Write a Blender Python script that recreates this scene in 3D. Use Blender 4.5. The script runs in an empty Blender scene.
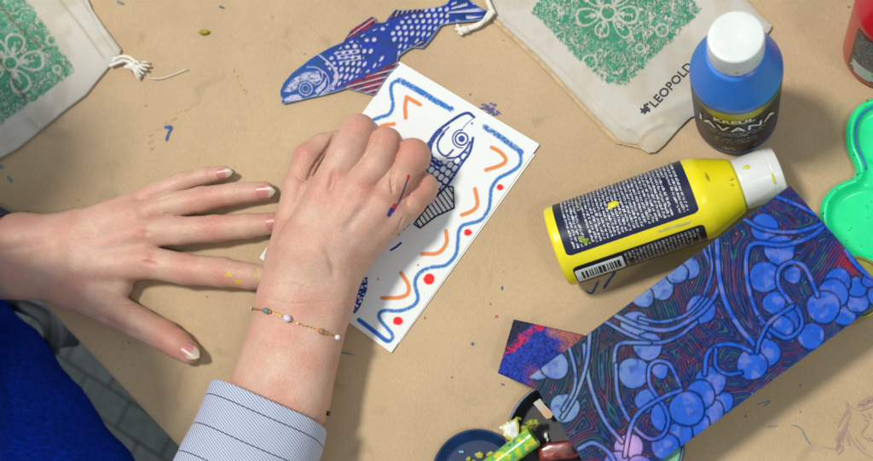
import bpy, math, random
import numpy as np
from mathutils import Vector, Matrix

random.seed(7); RNG = np.random.default_rng(7)
SC = bpy.context.scene
COL = SC.collection

# ------------------------------------------------------------------ camera
# everything below is laid out in centimetres above the table top (z = 0)
FOC = 1020.0; CX, CY = 436.5, 230.5; CAMH = 79.5
_n = np.array([737 - CX, -(450 - CY), -FOC]); _n /= np.linalg.norm(_n)
_u = -_n
_x = np.array([1.0, 0, 0]) - _u[0] * _u; _x /= np.linalg.norm(_x)
_y = np.cross(_u, _x)
RM = np.array([_x, _y, _u])
CAM = np.array([0, 0, CAMH])
cam = bpy.data.objects.new('camera', bpy.data.cameras.new('camera'))
COL.objects.link(cam)
cam.matrix_world = Matrix.Translation((0, 0, CAMH * .01)) @ Matrix(RM.tolist()).to_4x4()
cam.data.sensor_width = 36; cam.data.lens = 36 * FOC / 873
cam.data.clip_start = .02; cam.data.clip_end = 50
cam.data.dof.use_dof = True; cam.data.dof.focus_distance = .80; cam.data.dof.aperture_fstop = 5.6
SC.camera = cam

# ------------------------------------------------------------------ light
w = bpy.data.worlds.new("World"); SC.world = w; w.use_nodes = True
w.node_tree.nodes['Background'].inputs[0].default_value = (.80, .91, 1.0, 1)
w.node_tree.nodes['Background'].inputs[1].default_value = 0.52

def lamp(name, loc, aim, size, watts, color):
    l = bpy.data.lights.new(name, 'AREA'); l.shape = 'DISK'; l.size = size; l.energy = watts; l.color = color
    o = bpy.data.objects.new(name, l); COL.objects.link(o)
    o.location = loc
    o.rotation_euler = (Vector(aim) - Vector(loc)).to_track_quat('-Z', 'Y').to_euler()
    return o
KD = Vector((-.31, .16, 1)).normalized()
aim = Vector((-.22, .16, 0))
lamp('key_lamp', aim + KD * 3.2, aim, .48, 89, (1.0, .95, .87))
lamp('second_lamp', aim + Vector((.48, -.30, 1)).normalized() * 3.2, aim, .34, 15, (1.0, .94, .86))
SC.view_settings.view_transform = 'Standard'; SC.view_settings.look = 'None'
SC.view_settings.exposure = 0.0; SC.view_settings.gamma = 1

# ------------------------------------------------------------------ helpers
def P(px, py, z=0.0):
    d = RM @ np.array([px - CX, -(py - CY), -FOC])
    return CAM + d * ((z - CAMH) / d[2])
def PP(pts, z=0.0): return [P(x, y, z)[:2] for x, y in pts]
def proj(V):
    c = (np.asarray(V, float) - CAM) @ RM
    return np.stack([CX + FOC * c[:, 0] / -c[:, 2], CY - FOC * c[:, 1] / -c[:, 2]], 1)
def pxcm(p):   # pixels per cm at a point
    c = RM.T @ (np.asarray(p, float) - CAM)
    return FOC / -c[2]

BASE = {}
def tag(o, label=None, cat=None, group=None, kind=None):
    if label: o['label'] = label
    if cat: o['category'] = cat
    if group: o['group'] = group
    if kind: o['kind'] = kind
    return o
def thing(name, label, cat, base=(0, 0, 0), group=None):
    o = bpy.data.objects.new(name, None); COL.objects.link(o); o.empty_display_size = .01
    o.location = [c * .01 for c in base]; BASE[o.name] = np.array(base, float)
    return tag(o, label, cat, group)
def mk(name, V, Fs, mat, parent=None, smooth=True, col=None, base=None, attrs=None):
    V = np.asarray(V, float)
    b = BASE[parent.name] if parent is not None else (np.array(base, float) if base is not None else np.zeros(3))
    me = bpy.data.meshes.new(name)
    me.from_pydata(((V - b) * .01).tolist(), [], Fs.tolist() if isinstance(Fs, np.ndarray) else Fs)
    o = bpy.data.objects.new(name, me); COL.objects.link(o)
    if parent is not None: o.parent = parent
    else: o.location = (b * .01).tolist()
    BASE[o.name] = b
    for m in (mat if isinstance(mat, (list, tuple)) else [mat]): me.materials.append(m)
    if smooth: me.polygons.foreach_set('use_smooth', [True] * len(me.polygons))
    if col is not None:
        a = me.color_attributes.new('Col', 'FLOAT_COLOR', 'POINT')
        c = np.ones((len(V), 4)); c[:, :3] = col; a.data.foreach_set('color', c.ravel())
    for k, v in (attrs or {}).items():
        a = me.attributes.new(k, 'FLOAT', 'POINT'); a.data.foreach_set('value', np.asarray(v, float).ravel())
    me.update()
    return o

def vnoise(x, y, z=0, seed=0):           # smooth value noise 0..1
    x = np.asarray(x, float); y = np.asarray(y, float); z = np.zeros_like(x) + z
    def h(i, j, k):
        n = (i * 374761393 + j * 668265263 + k * 2147483647 + seed * 1274126177) & 0xffffffff
        n = ((n ^ (n >> 13)) * 1274126177) & 0xffffffff
        return ((n ^ (n >> 16)) & 0xffff) / 65535.0
    i = np.floor(x).astype(np.int64); j = np.floor(y).astype(np.int64); k = np.floor(z).astype(np.int64)
    fx = x - i; fy = y - j; fz = z - k
    fx = fx * fx * (3 - 2 * fx); fy = fy * fy * (3 - 2 * fy); fz = fz * fz * (3 - 2 * fz)
    r = 0
    for a in (0, 1):
        for b in (0, 1):
            for c in (0, 1):
                r = r + h(i + a, j + b, k + c) * (fx if a else 1 - fx) * (fy if b else 1 - fy) * (fz if c else 1 - fz)
    return r
def fbm(x, y, z=0, seed=0, n=4):
    r = 0; a = .5; s = 0
    for k in range(n):
        r = r + a * vnoise(x * 2 ** k, y * 2 ** k, z * 2 ** k if not np.isscalar(z) or z else 0, seed + k); s += a; a *= .5
    return r / s
def sst(a, b, x): t = np.clip((x - a) / (b - a), 0, 1); return t * t * (3 - 2 * t)
def mix(a, b, t):
    t = np.asarray(t)[..., None]; return np.asarray(a) * (1 - t) + np.asarray(b) * t
def segd(Q, poly, param=False, closed=False):   # distance of points Q (n,2) to a polyline
    poly = [np.asarray(p, float) for p in poly]
    if closed: poly = poly + [poly[0]]
    D = np.full(len(Q), 1e9); T = np.zeros(len(Q)); L = 0
    for a, b in zip(poly[:-1], poly[1:]):
        ba = b - a; l = np.hypot(*ba) + 1e-9
        t = np.clip(((Q - a) @ ba) / (l * l), 0, 1)
        d = np.hypot(*(Q - a - t[:, None] * ba).T)
        m = d < D; D[m] = d[m]; T[m] = (L + t * l)[m]; L += l
    return (D, T, L) if param else D
def spline(pts, n=8, closed=False):
    p = [np.asarray(q, float) for q in pts]
    p = [p[-1]] + p + [p[0], p[1]] if closed else [2 * p[0] - p[1]] + p + [2 * p[-1] - p[-2]]
    out = []
    for i in range(1, len(p) - 2):
        for k in range(n):
            t = k / n
            out.append(.5 * (2 * p[i] + (p[i + 1] - p[i - 1]) * t + (2 * p[i - 1] - 5 * p[i] + 4 * p[i + 1] - p[i + 2]) * t * t + (-p[i - 1] + 3 * p[i] - 3 * p[i + 1] + p[i + 2]) * t ** 3))
    if not closed: out.append(p[-2])
    return out
def inside(Q, poly):
    poly = np.asarray(poly); r = np.zeros(len(Q), bool)
    x, y = Q.T
    for (x0, y0), (x1, y1) in zip(poly, np.roll(poly, -1, 0)):
        if y0 == y1: continue
        c = ((y0 > y) != (y1 > y)) & (x < (x1 - x0) * (y - y0) / (y1 - y0) + x0)
        r ^= c
    return r
def snap(Q, poly):
    poly = np.asarray(poly, float); D = np.full(len(Q), 1e9); R = Q.copy()
    for a, b in zip(poly, np.roll(poly, -1, 0)):
        ba = b - a; t = np.clip(((Q - a) @ ba) / (ba @ ba + 1e-12), 0, 1)
        q = a + t[:, None] * ba; d = np.hypot(*(Q - q).T); m = d < D; D[m] = d[m]; R[m] = q[m]
    return R, D
def plate(outline, res=.1, rot=0.0):
    """grid filling an outline: xy, quads, boundary edges, distance to the outline"""
    o = np.asarray(outline, float); c, s = math.cos(rot), math.sin(rot)
    Rr = np.array([[c, -s], [s, c]]); q = o @ Rr
    x = np.arange(q[:, 0].min() - res, q[:, 0].max() + 2 * res, res); y = np.arange(q[:, 1].min() - res, q[:, 1].max() + 2 * res, res)
    X, Y = np.meshgrid(x, y, indexing='ij'); G = np.stack([X.ravel(), Y.ravel()], 1)
    I = inside(G, q)
    n1, n2 = X.shape; idx = np.arange(n1 * n2).reshape(n1, n2)
    quads = np.stack([idx[:-1, :-1], idx[1:, :-1], idx[1:, 1:], idx[:-1, 1:]], -1).reshape(-1, 4)
    quads = quads[I[quads].sum(1) >= 2]
    used = np.unique(quads); m = np.full(n1 * n2, -1); m[used] = np.arange(len(used)); quads = m[quads]
    G = G[used]; I = I[used]
    S, D = snap(G, q)
    G[~I] = S[~I]; D[~I] = 0
    e = np.concatenate([quads[:, [0, 1]], quads[:, [1, 2]], quads[:, [2, 3]], quads[:, [3, 0]]])
    k = np.sort(e, 1); key = k[:, 0].astype(np.int64) * (len(G) + 1) + k[:, 1]
    u, inv, cnt = np.unique(key, return_inverse=True, return_counts=True)
    be = e[cnt[inv] == 1]
    return G @ Rr.T, quads, be, D
def slab(name, outline, ztop, zbot, mat, parent=None, res=.1, rot=0.0, col=None, bottom=False, base=None, smooth=True, fn=None, sidecol=None, edge=0.0):
    """solid with an outline; ztop may be a function (xy, dist, pix) -> z, col likewise -> rgb"""
    G, q, be, D = plate(outline, res, rot)
    z = ztop(G, D) if callable(ztop) else np.full(len(G), float(ztop))
    if edge: z = z - edge * (1 - np.clip(D / edge, 0, 1)) ** 2
    V = np.column_stack([G, z]); C = col(G, D, V) if callable(col) else None
    zb = zbot(G, D) if callable(zbot) else np.full(len(G), float(zbot))
    bv = np.unique(be); m = np.full(len(G), -1); m[bv] = np.arange(len(bv)) + len(G)
    T = V[bv].copy()                                  # duplicated rim keeps the edge crisp
    Bt = V[bv].copy(); Bt[:, 2] = zb[bv]; n0 = len(G) + len(bv)
    side = np.column_stack([m[be[:, 1]], m[be[:, 0]], m[be[:, 0]] + len(bv), m[be[:, 1]] + len(bv)])
    VV = np.vstack([V, T, Bt]); FF = [q, side]
    if bottom:
        Vb = V.copy(); Vb[:, 2] = zb; FF.append(q[:, ::-1] + len(VV)); VV = np.vstack([VV, Vb])
    if C is not None:
        sc = C[bv] if sidecol is None else np.tile(sidecol, (len(bv), 1))
        C = np.vstack([C, sc, sc] + ([np.tile(np.asarray(sidecol if sidecol is not None else C[0]), (len(G), 1))] if bottom else []))
    return mk(name, VV, np.vstack(FF), mat, parent, smooth, C, base)
def ribbon(pts, width, z, jitter=0.0, taper=True):
    """flat stroke on a surface of height z (number or function of x, y)"""
    p = np.asarray(pts, float); n = len(p)
    t = np.gradient(p, axis=0); t /= np.linalg.norm(t, axis=1)[:, None] + 1e-9
    nn = np.column_stack([-t[:, 1], t[:, 0]]); s = np.linspace(0, 1, n)
    wv = (width if np.ndim(width) else np.full(n, width)) / 2 * (np.clip(np.minimum(s, 1 - s) * 12, .35, 1) if taper else 1)
    wv = wv * (1 + jitter * (RNG.random(n) - .5))
    A = p + nn * wv[:, None]; B = p - nn * wv[:, None]
    zz = lambda q: np.array([z(*c) for c in q]) if callable(z) else np.full(len(q), float(z))
    V = np.vstack([np.column_stack([A, zz(A)]), np.column_stack([B, zz(B)])])
    return V, [(i, i + n, i + n + 1, i + 1) for i in range(n - 1)]
def join(parts):
    V = []; Fs = []; k = 0
    for v, f in parts:
        v = np.asarray(v, float); V.append(v); Fs += [tuple(int(i) + k for i in q) for q in f]; k += len(v)
    return np.vstack(V), Fs
def tube(path, r, n=12, cap=True, sx=1.0):
    p = np.asarray(path, float); m = len(p); r = np.asarray(r, float) if np.ndim(r) else np.full(m, float(r))
    t = np.gradient(p, axis=0); t /= np.linalg.norm(t, axis=1)[:, None] + 1e-9
    up = np.array([0, 0, 1.0]) if abs(t[0][2]) < .9 else np.array([1.0, 0, 0])
    V = []
    for i in range(m):
        s = np.cross(up, t[i]); s /= np.linalg.norm(s) + 1e-9; b = np.cross(t[i], s); up = b
        for k in range(n):
            a = 2 * math.pi * k / n; V.append(p[i] + r[i] * (s * math.cos(a) * sx + b * math.sin(a)))
    Fs = [(i * n + k, i * n + (k + 1) % n, (i + 1) * n + (k + 1) % n, (i + 1) * n + k) for i in range(m - 1) for k in range(n)]
    if cap: Fs += [tuple(range(n))[::-1], tuple((m - 1) * n + k for k in range(n))]
    return np.array(V), Fs
def lathe(prof, n=72, M=None, squash=None):
    V = []
    for r, z in prof:
        for k in range(n):
            a = 2 * math.pi * k / n; V.append((r * math.cos(a), r * math.sin(a), z))
    m = len(prof); V = np.array(V)
    Fs = [(i * n + k, i * n + (k + 1) % n, (i + 1) * n + (k + 1) % n, (i + 1) * n + k) for i in range(m - 1) for k in range(n)]
    if M is not None: V = V @ M[:3, :3].T + M[:3, 3]
    return V, Fs
def rounded(prof, r=.12, n=4):          # round the corners of a lathe profile
    p = [np.asarray(q, float) for q in prof]; out = [p[0]]
    for a, b, c in zip(p[:-2], p[1:-1], p[2:]):
        la, lc = np.linalg.norm(a - b), np.linalg.norm(c - b); q = min(r, la * .45, lc * .45)
        s = b + (a - b) / (la + 1e-9) * q; e = b + (c - b) / (lc + 1e-9) * q
        for k in range(n + 1):
            t = k / n; out.append((1 - t) ** 2 * s + 2 * t * (1 - t) * b + t * t * e)
    return out + [p[-1]]
def lumpy(c, r, seed=0, amp=.25, n=20, m=28, freq=1.6):
    V = []
    for i in range(n + 1):
        th = math.pi * i / n
        for k in range(m):
            a = 2 * math.pi * k / m; V.append((math.sin(th) * math.cos(a), math.sin(th) * math.sin(a), math.cos(th)))
    V = np.array(V); d = 1 + amp * (fbm(V[:, 0] * freq + 9, V[:, 1] * freq + 9, V[:, 2] * freq + 9, seed, 3) - .5) * 2
    V = V * d[:, None] * np.asarray(r) + np.asarray(c)
    Fs = [(i * m + k, (i + 1) * m + k, (i + 1) * m + (k + 1) % m, i * m + (k + 1) % m) for i in range(n) for k in range(m)]
    return V, Fs
def text2d(s, size, spacing=1.0, bold=0.0):
    cu = bpy.data.curves.new('t', 'FONT'); cu.body = s; cu.size = size; cu.space_character = spacing; cu.offset = bold
    cu.resolution_u = 3
    o = bpy.data.objects.new('t', cu); COL.objects.link(o)
    dg = bpy.context.evaluated_depsgraph_get(); me = bpy.data.meshes.new_from_object(o.evaluated_get(dg))
    V = np.array([v.co[:2] for v in me.vertices]); Fs = [tuple(p.vertices) for p in me.polygons]
    bpy.data.objects.remove(o); bpy.data.curves.remove(cu); bpy.data.meshes.remove(me)
    return V, Fs

# ------------------------------------------------------------------ materials
def nmat(name):
    m = bpy.data.materials.new(name); m.use_nodes = True; t = m.node_tree; b = t.nodes['Principled BSDF']
    return m, t, b
def N(t, kind, **kw):
    n = t.nodes.new(kind)
    for k, v in kw.items():
        if k in n.inputs: n.inputs[k].default_value = v
        else: setattr(n, k, v)
    return n
def coords(t, scale=100.0):
    tc = N(t, 'ShaderNodeTexCoord'); mp = N(t, 'ShaderNodeMapping'); mp.inputs['Scale'].default_value = (scale,) * 3
    t.links.new(tc.outputs['Object'], mp.inputs[0]); return mp.outputs[0]
def mat(name, color=(.5, .5, .5), rough=.5, var=.0, vscale=1.0, bump=0.0, bscale=8.0, spec=.5, coat=0.0, sss=0.0, sssr=(.3, .1, .05), vcol=False, metal=0.0, trans=0.0, detail=4.0, rvar=0.0, bdist=.0004, sheen=0.0):
    m, t, b = nmat(name); co = coords(t)
    b.inputs['Roughness'].default_value = rough; b.inputs['Specular IOR Level'].default_value = spec
    b.inputs['Coat Weight'].default_value = coat; b.inputs['Coat Roughness'].default_value = .15
    b.inputs['Metallic'].default_value = metal; b.inputs['Transmission Weight'].default_value = trans
    b.inputs['Sheen Weight'].default_value = sheen
    if sss:
        b.inputs['Subsurface Weight'].default_value = sss; b.inputs['Subsurface Radius'].default_value = sssr; b.inputs['Subsurface Scale'].default_value = .01
    if vcol: src = N(t, 'ShaderNodeAttribute', attribute_name='Col').outputs['Color']
    else:
        r = N(t, 'ShaderNodeRGB'); r.outputs[0].default_value = (*color, 1); src = r.outputs[0]
    no = N(t, 'ShaderNodeTexNoise', Scale=vscale, Detail=detail); t.links.new(co, no.inputs['Vector'])
    if var:
        mr = N(t, 'ShaderNodeMapRange'); mr.inputs[3].default_value = 1 - var; mr.inputs[4].default_value = 1 + var
        mr.inputs[1].default_value = .3; mr.inputs[2].default_value = .7
        t.links.new(no.outputs[0], mr.inputs[0])
        mx = N(t, 'ShaderNodeVectorMath', operation='SCALE'); t.links.new(src, mx.inputs[0]); t.links.new(mr.outputs[0], mx.inputs['Scale']); src = mx.outputs[0]
    t.links.new(src, b.inputs['Base Color'])
    if rvar:
        mr = N(t, 'ShaderNodeMapRange'); mr.inputs[1].default_value = .3; mr.inputs[2].default_value = .7; mr.inputs[3].default_value = rough - rvar; mr.inputs[4].default_value = rough + rvar
        t.links.new(no.outputs[0], mr.inputs[0]); t.links.new(mr.outputs[0], b.inputs['Roughness'])
    if bump:
        nb = N(t, 'ShaderNodeTexNoise', Scale=bscale, Detail=5.0); t.links.new(co, nb.inputs['Vector'])
        bp = N(t, 'ShaderNodeBump', Strength=bump, Distance=bdist); t.links.new(nb.outputs[0], bp.inputs['Height']); t.links.new(bp.outputs[0], b.inputs['Normal'])
    return m

# ================================================================== SETTING
# paved floor far below the table
def m_floor():
    m, t, b = nmat('pavers'); co = coords(t)
    br = N(t, 'ShaderNodeTexBrick'); br.inputs['Scale'].default_value = .05
    br.inputs['Color1'].default_value = (.035, .048, .05, 1); br.inputs['Color2'].default_value = (.05, .062, .064, 1)
    br.inputs['Mortar'].default_value = (.008, .01, .012, 1); br.inputs['Mortar Size'].default_value = .012
    rt = N(t, 'ShaderNodeMapping'); rt.inputs['Rotation'].default_value = (0, 0, .5)
    t.links.new(co, rt.inputs[0]); t.links.new(rt.outputs[0], br.inputs['Vector'])
    no = N(t, 'ShaderNodeTexNoise', Scale=.6, Detail=6.0); t.links.new(co, no.inputs['Vector'])
    mx = N(t, 'ShaderNodeMix', data_type='RGBA', blend_type='OVERLAY'); mx.inputs[0].default_value = .6
    t.links.new(br.outputs[0], mx.inputs[6]); t.links.new(no.outputs[0], mx.inputs[7]); t.links.new(mx.outputs[2], b.inputs['Base Color'])
    b.inputs['Roughness'].default_value = .85
    return m
tag(mk('floor', [(-400, -400, -74), (400, -400, -74), (400, 400, -74), (-400, 400, -74)], [(0, 1, 2, 3)], m_floor(), smooth=False), kind='structure')

# table under the paper
E1, E2 = P(62, 320)[:2], P(183, 447)[:2]
ed = (E2 - E1) / np.linalg.norm(E2 - E1); en = np.array([-ed[1], ed[0]])      # en points onto the table
if (P(500, 200)[:2] - E1) @ en < 0: en = -en
def tb(a, b): return E1 + ed * a + en * b
def box(c0, ax, ay, z0, z1):
    c0 = np.asarray(c0); q = [c0, c0 + ax, c0 + ax + ay, c0 + ay]
    V = [(*p, z0) for p in q] + [(*p, z1) for p in q]
    return V, [(3, 2, 1, 0), (4, 5, 6, 7), (0, 1, 5, 4), (1, 2, 6, 5), (2, 3, 7, 6), (3, 0, 4, 7)]
table = thing('table', 'table covered by brown paper, with its edge above the grey paving', 'table', (*tb(30, 40), -74))
m_wood = mat('table_wood', (.30, .20, .12), .6, .2, .5)
V_, F_ = box(tb(-70, 0.6), ed * 170, en * 85, -3, -.12); mk('tabletop', V_, F_, m_wood, table, False)
for a, b in ((-66, 4), (92, 4), (-66, 78), (92, 78)):
    V_, F_ = box(tb(a, b), ed * 5, en * 5, -74, -3.0); mk('leg', V_, F_, m_wood, table, False)

def m_kraft():
    m, t, b = nmat('kraft_paper'); co = coords(t)
    big = N(t, 'ShaderNodeTexNoise', Scale=.07, Detail=5.0, Roughness=.55); t.links.new(co, big.inputs['Vector'])
    cr = N(t, 'ShaderNodeValToRGB'); e = cr.color_ramp.elements
    e[0].position = .3; e[0].color = (.395, .282, .162, 1); e[1].position = .7; e[1].color = (.515, .380, .230, 1)
    t.links.new(big.outputs[0], cr.inputs[0])
    fib = N(t, 'ShaderNodeTexNoise', Scale=9.0, Detail=5.0, Roughness=.7)
    mp = N(t, 'ShaderNodeMapping'); mp.inputs['Scale'].default_value = (1, .35, 1); mp.inputs['Rotation'].default_value = (0, 0, .5)
    t.links.new(co, mp.inputs[0]); t.links.new(mp.outputs[0], fib.inputs['Vector'])
    mr = N(t, 'ShaderNodeMapRange'); mr.inputs[1].default_value = .3; mr.inputs[2].default_value = .7; mr.inputs[3].default_value = .88; mr.inputs[4].default_value = 1.1
    t.links.new(fib.outputs[0], mr.inputs[0])
    s1 = N(t, 'ShaderNodeVectorMath', operation='SCALE'); t.links.new(cr.outputs[0], s1.inputs[0]); t.links.new(mr.outputs[0], s1.inputs['Scale'])
    # faint grease and water stains
    st = N(t, 'ShaderNodeTexNoise', Scale=.32, Detail=3.0, Distortion=.8); t.links.new(co, st.inputs['Vector'])
    m2 = N(t, 'ShaderNodeMapRange'); m2.inputs[1].default_value = .62; m2.inputs[2].default_value = .74; m2.inputs[3].default_value = 1; m2.inputs[4].default_value = .86
    t.links.new(st.outputs[0], m2.inputs[0])
    s2 = N(t, 'ShaderNodeVectorMath', operation='SCALE'); t.links.new(s1.outputs[0], s2.inputs[0]); t.links.new(m2.outputs[0], s2.inputs['Scale'])
    # specks
    sp = N(t, 'ShaderNodeTexVoronoi', Scale=.42, Randomness=1.0); t.links.new(co, sp.inputs['Vector'])
    m3 = N(t, 'ShaderNodeMapRange'); m3.inputs[1].default_value = .035; m3.inputs[2].default_value = .06; m3.inputs[3].default_value = .45; m3.inputs[4].default_value = 1
    t.links.new(sp.outputs['Distance'], m3.inputs[0])
    s3 = N(t, 'ShaderNodeVectorMath', operation='SCALE'); t.links.new(s2.outputs[0], s3.inputs[0]); t.links.new(m3.outputs[0], s3.inputs['Scale'])
    t.links.new(s3.outputs[0], b.inputs['Base Color'])
    b.inputs['Roughness'].default_value = .62; b.inputs['Specular IOR Level'].default_value = .25
    bp = N(t, 'ShaderNodeBump', Strength=.5, Distance=.0004); t.links.new(fib.outputs[0], bp.inputs['Height']); t.links.new(bp.outputs[0], b.inputs['Normal'])
    return m
# paper: a gently buckled sheet, folded down over the table edge
na, nb_ = 300, 170
av = np.linspace(-68, 98, na); bv = np.concatenate([[-1.0, -.85, -.6, -.3], np.linspace(0, 84, nb_ - 4)])
A_, B_ = np.meshgrid(av, bv, indexing='ij'); XY = E1 + A_[..., None] * ed + B_[..., None] * en
def paper_z(x, y):
    x = np.asarray(x, float); y = np.asarray(y, float)
    z = .16 * (fbm(x * .05 + 5, y * .05, 0, 3, 3) - .5)
    for (p0, p1, a_, w_) in CREASES:
        Q = np.stack([x.ravel(), y.ravel()], 1); d = segd(Q, [p0, p1]).reshape(x.shape)
        z = z + a_ * np.exp(-(d / w_) ** 2)
    return z
CREASES = [(P(430, 385)[:2], P(470, 425)[:2], .10, .9), (P(360, 300)[:2], P(480, 440)[:2], .05, .7), (P(150, 120)[:2], P(260, -20)[:2], .06, 1.2), (P(760, 400)[:2], P(860, 440)[:2], .05, 1.0), (P(560, 40)[:2], P(480, 260)[:2], .04, 1.4), (P(210, 300)[:2], P(200, 410)[:2], .05, .6), (P(780, 20)[:2], P(860, 80)[:2], .06, 1.2)]
Zp = paper_z(XY[..., 0], XY[..., 1]); Zp = Zp - .02
Zp = np.minimum(Zp, .06)
drop = np.where(B_ < 0, -(np.abs(B_) ** 1.5) * 1.2, 0); XY = XY + np.where(B_ < -.3, (-.3 - B_), 0)[..., None] * en * .9
Zp = Zp + drop
Vp = np.column_stack([XY.reshape(-1, 2), Zp.ravel()]); ii = np.arange(len(Vp)).reshape(A_.shape)
Fp = np.stack([ii[:-1, :-1], ii[1:, :-1], ii[1:, 1:], ii[:-1, 1:]], -1).reshape(-1, 4)
paper = tag(mk('paper_sheet', Vp, Fp, m_kraft()), 'large creased brown kraft paper sheet spread over the whole table', 'paper')

MZ = .075
def marks(name, strokes, material, parent, z=MZ, label=None, jitter=.5, one=False):
    prt = []
    if not one and len(strokes) > 1:
        for s_ in strokes: marks(name, [s_], material, parent, z, None, jitter, True)
        return
    for k_, (pts, wd) in enumerate(strokes):
        q = [P(x, y, z)[:2] for x, y in (spline(pts, 6) if len(pts) > 2 else [np.array(pts[0]) * (1 - t) + np.array(pts[-1]) * t for t in np.linspace(0, 1, 8)])]
        prt.append(ribbon(q, wd, z + .003 * k_, jitter))
    o = mk(name, *join(prt), material, parent, False)
    if label: o['label'] = label
    return o
def m_mark(name, color, cover=.6, scale=9.0, rough=.6):
    m, t, b = nmat(name); co = coords(t); b.inputs['Base Color'].default_value = (*color, 1); b.inputs['Roughness'].default_value = rough
    no = N(t, 'ShaderNodeTexNoise', Scale=scale, Detail=3.0, Roughness=.7); t.links.new(co, no.inputs['Vector'])
    cr = N(t, 'ShaderNodeMapRange'); c = 1 - cover; cr.inputs[1].default_value = .28 + .4 * c - .06; cr.inputs[2].default_value = .28 + .4 * c + .06
    t.links.new(no.outputs[0], cr.inputs[0]); t.links.new(cr.outputs[0], b.inputs['Alpha'])
    return m
M_bm = m_mark('blue_paint_mark', (.01, .07, .26), .95); M_ym = m_mark('yellow_paint_mark', (.46, .39, .14), .22, 3.0)
M_pm = m_mark('pencil_mark', (.20, .10, .12), .60, 12.0); M_gm = m_mark('faded_blue_mark', (.08, .20, .26), .5)
M_rm = m_mark('red_paint_mark', (.55, .03, .04), .9)
M_pf = m_mark('faint_pencil_mark', (.33, .22, .185), .9, 7.0)
marks('paint_mark', [([(165, 128), (171, 127), (168, 134), (166, 141)], .24), ([(164, 127), (170, 126)], .2)], M_bm, paper, one=True, label='small dark blue stroke shaped like a seven')
marks('paint_mark', [([(149, 128), (151, 140), (149, 151)], .5), ([(156, 132), (172, 118), (196, 103)], .5), ([(148, 138), (153, 148)], .4), ([(232, 68), (246, 94)], .35), ([(270, 15), (272, 24)], .5)], M_ym, paper, label='faint yellow smears')
marks('paint_mark', [([(0, 164), (3, 169)], .3), ([(7, 176), (12, 182)], .3), ([(116, 1), (124, 4)], .3)], M_gm, paper)
marks('paint_mark', [([(327, 350), (337, 352)], .28), ([(340, 352), (354, 355)], .12)], M_gm, paper)
marks('paint_mark', [([(599, 280), (592, 293), (586, 291)], .15), ([(616, 271), (606, 285), (604, 289)], .18)], M_bm, paper)
marks('paint_mark', [([(501, 288), (503, 288)], .28), ([(471, 344), (474, 344)], .22), ([(219, 6), (224, 8)], .16), ([(501, 384), (504, 385)], .12), ([(490, 304), (491, 304)], .12)], M_bm, paper)
marks('paint_mark', [([(495, 317), (498, 316)], .2), ([(800, 385), (801, 386)], .2), ([(745, 416), (747, 417)], .13)], M_rm, paper)
marks('paint_mark', [([(756, 405), (770, 401), (762, 408)], .1), ([(791, 425), (800, 428), (806, 438), (811, 446)], .1), ([(768, 427), (778, 426)], .1)], M_gm, paper)
# pencil face at the lower right
face_ = [([(846, 402), (850, 415), (846, 425), (841, 435), (838, 442), (843, 448), (838, 455)], .22), ([(838, 428), (842, 420), (848, 410)], .2), ([(836, 440), (844, 430), (849, 424)], .2), ([(842, 446), (835, 449), (823, 447)], .1),
        ([(845, 401), (853, 408), (860, 411)], .1), ([(846, 427), (852, 440), (862, 452), (873, 458)], .14), ([(862, 408), (868, 403), (880, 398)], .13), ([(857, 407), (866, 400), (880, 394)], .13), ([(860, 411), (868, 408), (880, 404)], .12),
        ([(869, 423), (862, 433), (865, 438), (872, 441), (869, 436)], .13), ([(855, 438), (861, 445), (865, 450)], .12), ([(862, 414), (866, 417)], .2), ([(869, 413), (871, 419)], .2), ([(864, 420), (868, 421)], .2),
        ([(843, 431), (838, 447)], .12), ([(847, 424), (842, 443)], .12), ([(840, 432), (836, 452)], .1), ([(846, 434), (850, 446)], .12)]
for k in range(6): face_.append(([(858 + k, 404 + k % 3), (866 + k, 400 - k % 2), (880, 396 + k * 1.6)], .09))
marks('pencil_drawing', [(p_, w_ * .62) for p_, w_ in face_], M_pf, paper, one=True, label='faint purple pencil doodle of a face')
blob = []
for k in range(42):
    a = random.uniform(0, 6.28); r = random.random() ** .6; c = np.array([490 + 10 * r * math.cos(a), 110 + 8 * r * math.sin(a)]); d = random.uniform(0, 3.1)
    blob.append(([tuple(c), (c[0] + 3 * math.cos(d), c[1] + 3 * math.sin(d))], .13))
marks('paint_mark', blob, m_mark('stamped_blue', (.07, .08, .28), .75), paper, one=True, label='blotchy blue stamped patch behind the card')
# dried dab of olive paint
b0 = P(204, 32, .2); V_, F_ = lumpy((b0[0], b0[1], .2), (.52, .25, .22), 4, .3)
tag(mk('paint_crumb', V_, F_, mat('olive_paint', (.30, .27, .01), .35, .2, 3), base=(b0[0], b0[1], 0)), 'tiny olive yellow paint crumb alone on the upper left paper', 'paint crumb')

# ================================================================== CARD
A0, B0, C0 = P(400, 62)[:2], P(540, 145)[:2], P(392, 353)[:2]
D0 = A0 + C0 - B0; D0 = .3 * D0 + .7 * (D0)
card = thing('greeting_card', 'white card with a printed blue fish, crayon waves and red dots under the right hand', 'card', (*((A0 + C0) / 2), 0))
m_card = mat('card_stock', rough=.55, vcol=True, bump=.1, bscale=14, spec=.15)
W1 = spline([(520, 153), (521, 158), (519, 166), (509, 173), (499, 178), (492, 187), (490.5, 196), (489.5, 206), (486, 214), (479, 221), (464, 225), (459, 231), (458, 240), (456.7, 252), (452, 260), (444, 266), (433, 267), (424, 270), (417, 276), (415, 285), (418, 298), (413, 306), (399, 311), (385, 310.5), (379, 314), (381, 321), (392, 334), (391, 340), (386, 340.5), (375, 332), (359, 320)], 5)
W2 = spline([(399, 80), (392, 84), (391, 92), (393, 105), (389, 114), (381, 117), (372, 121), (366, 130), (368, 142)], 5)
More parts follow.
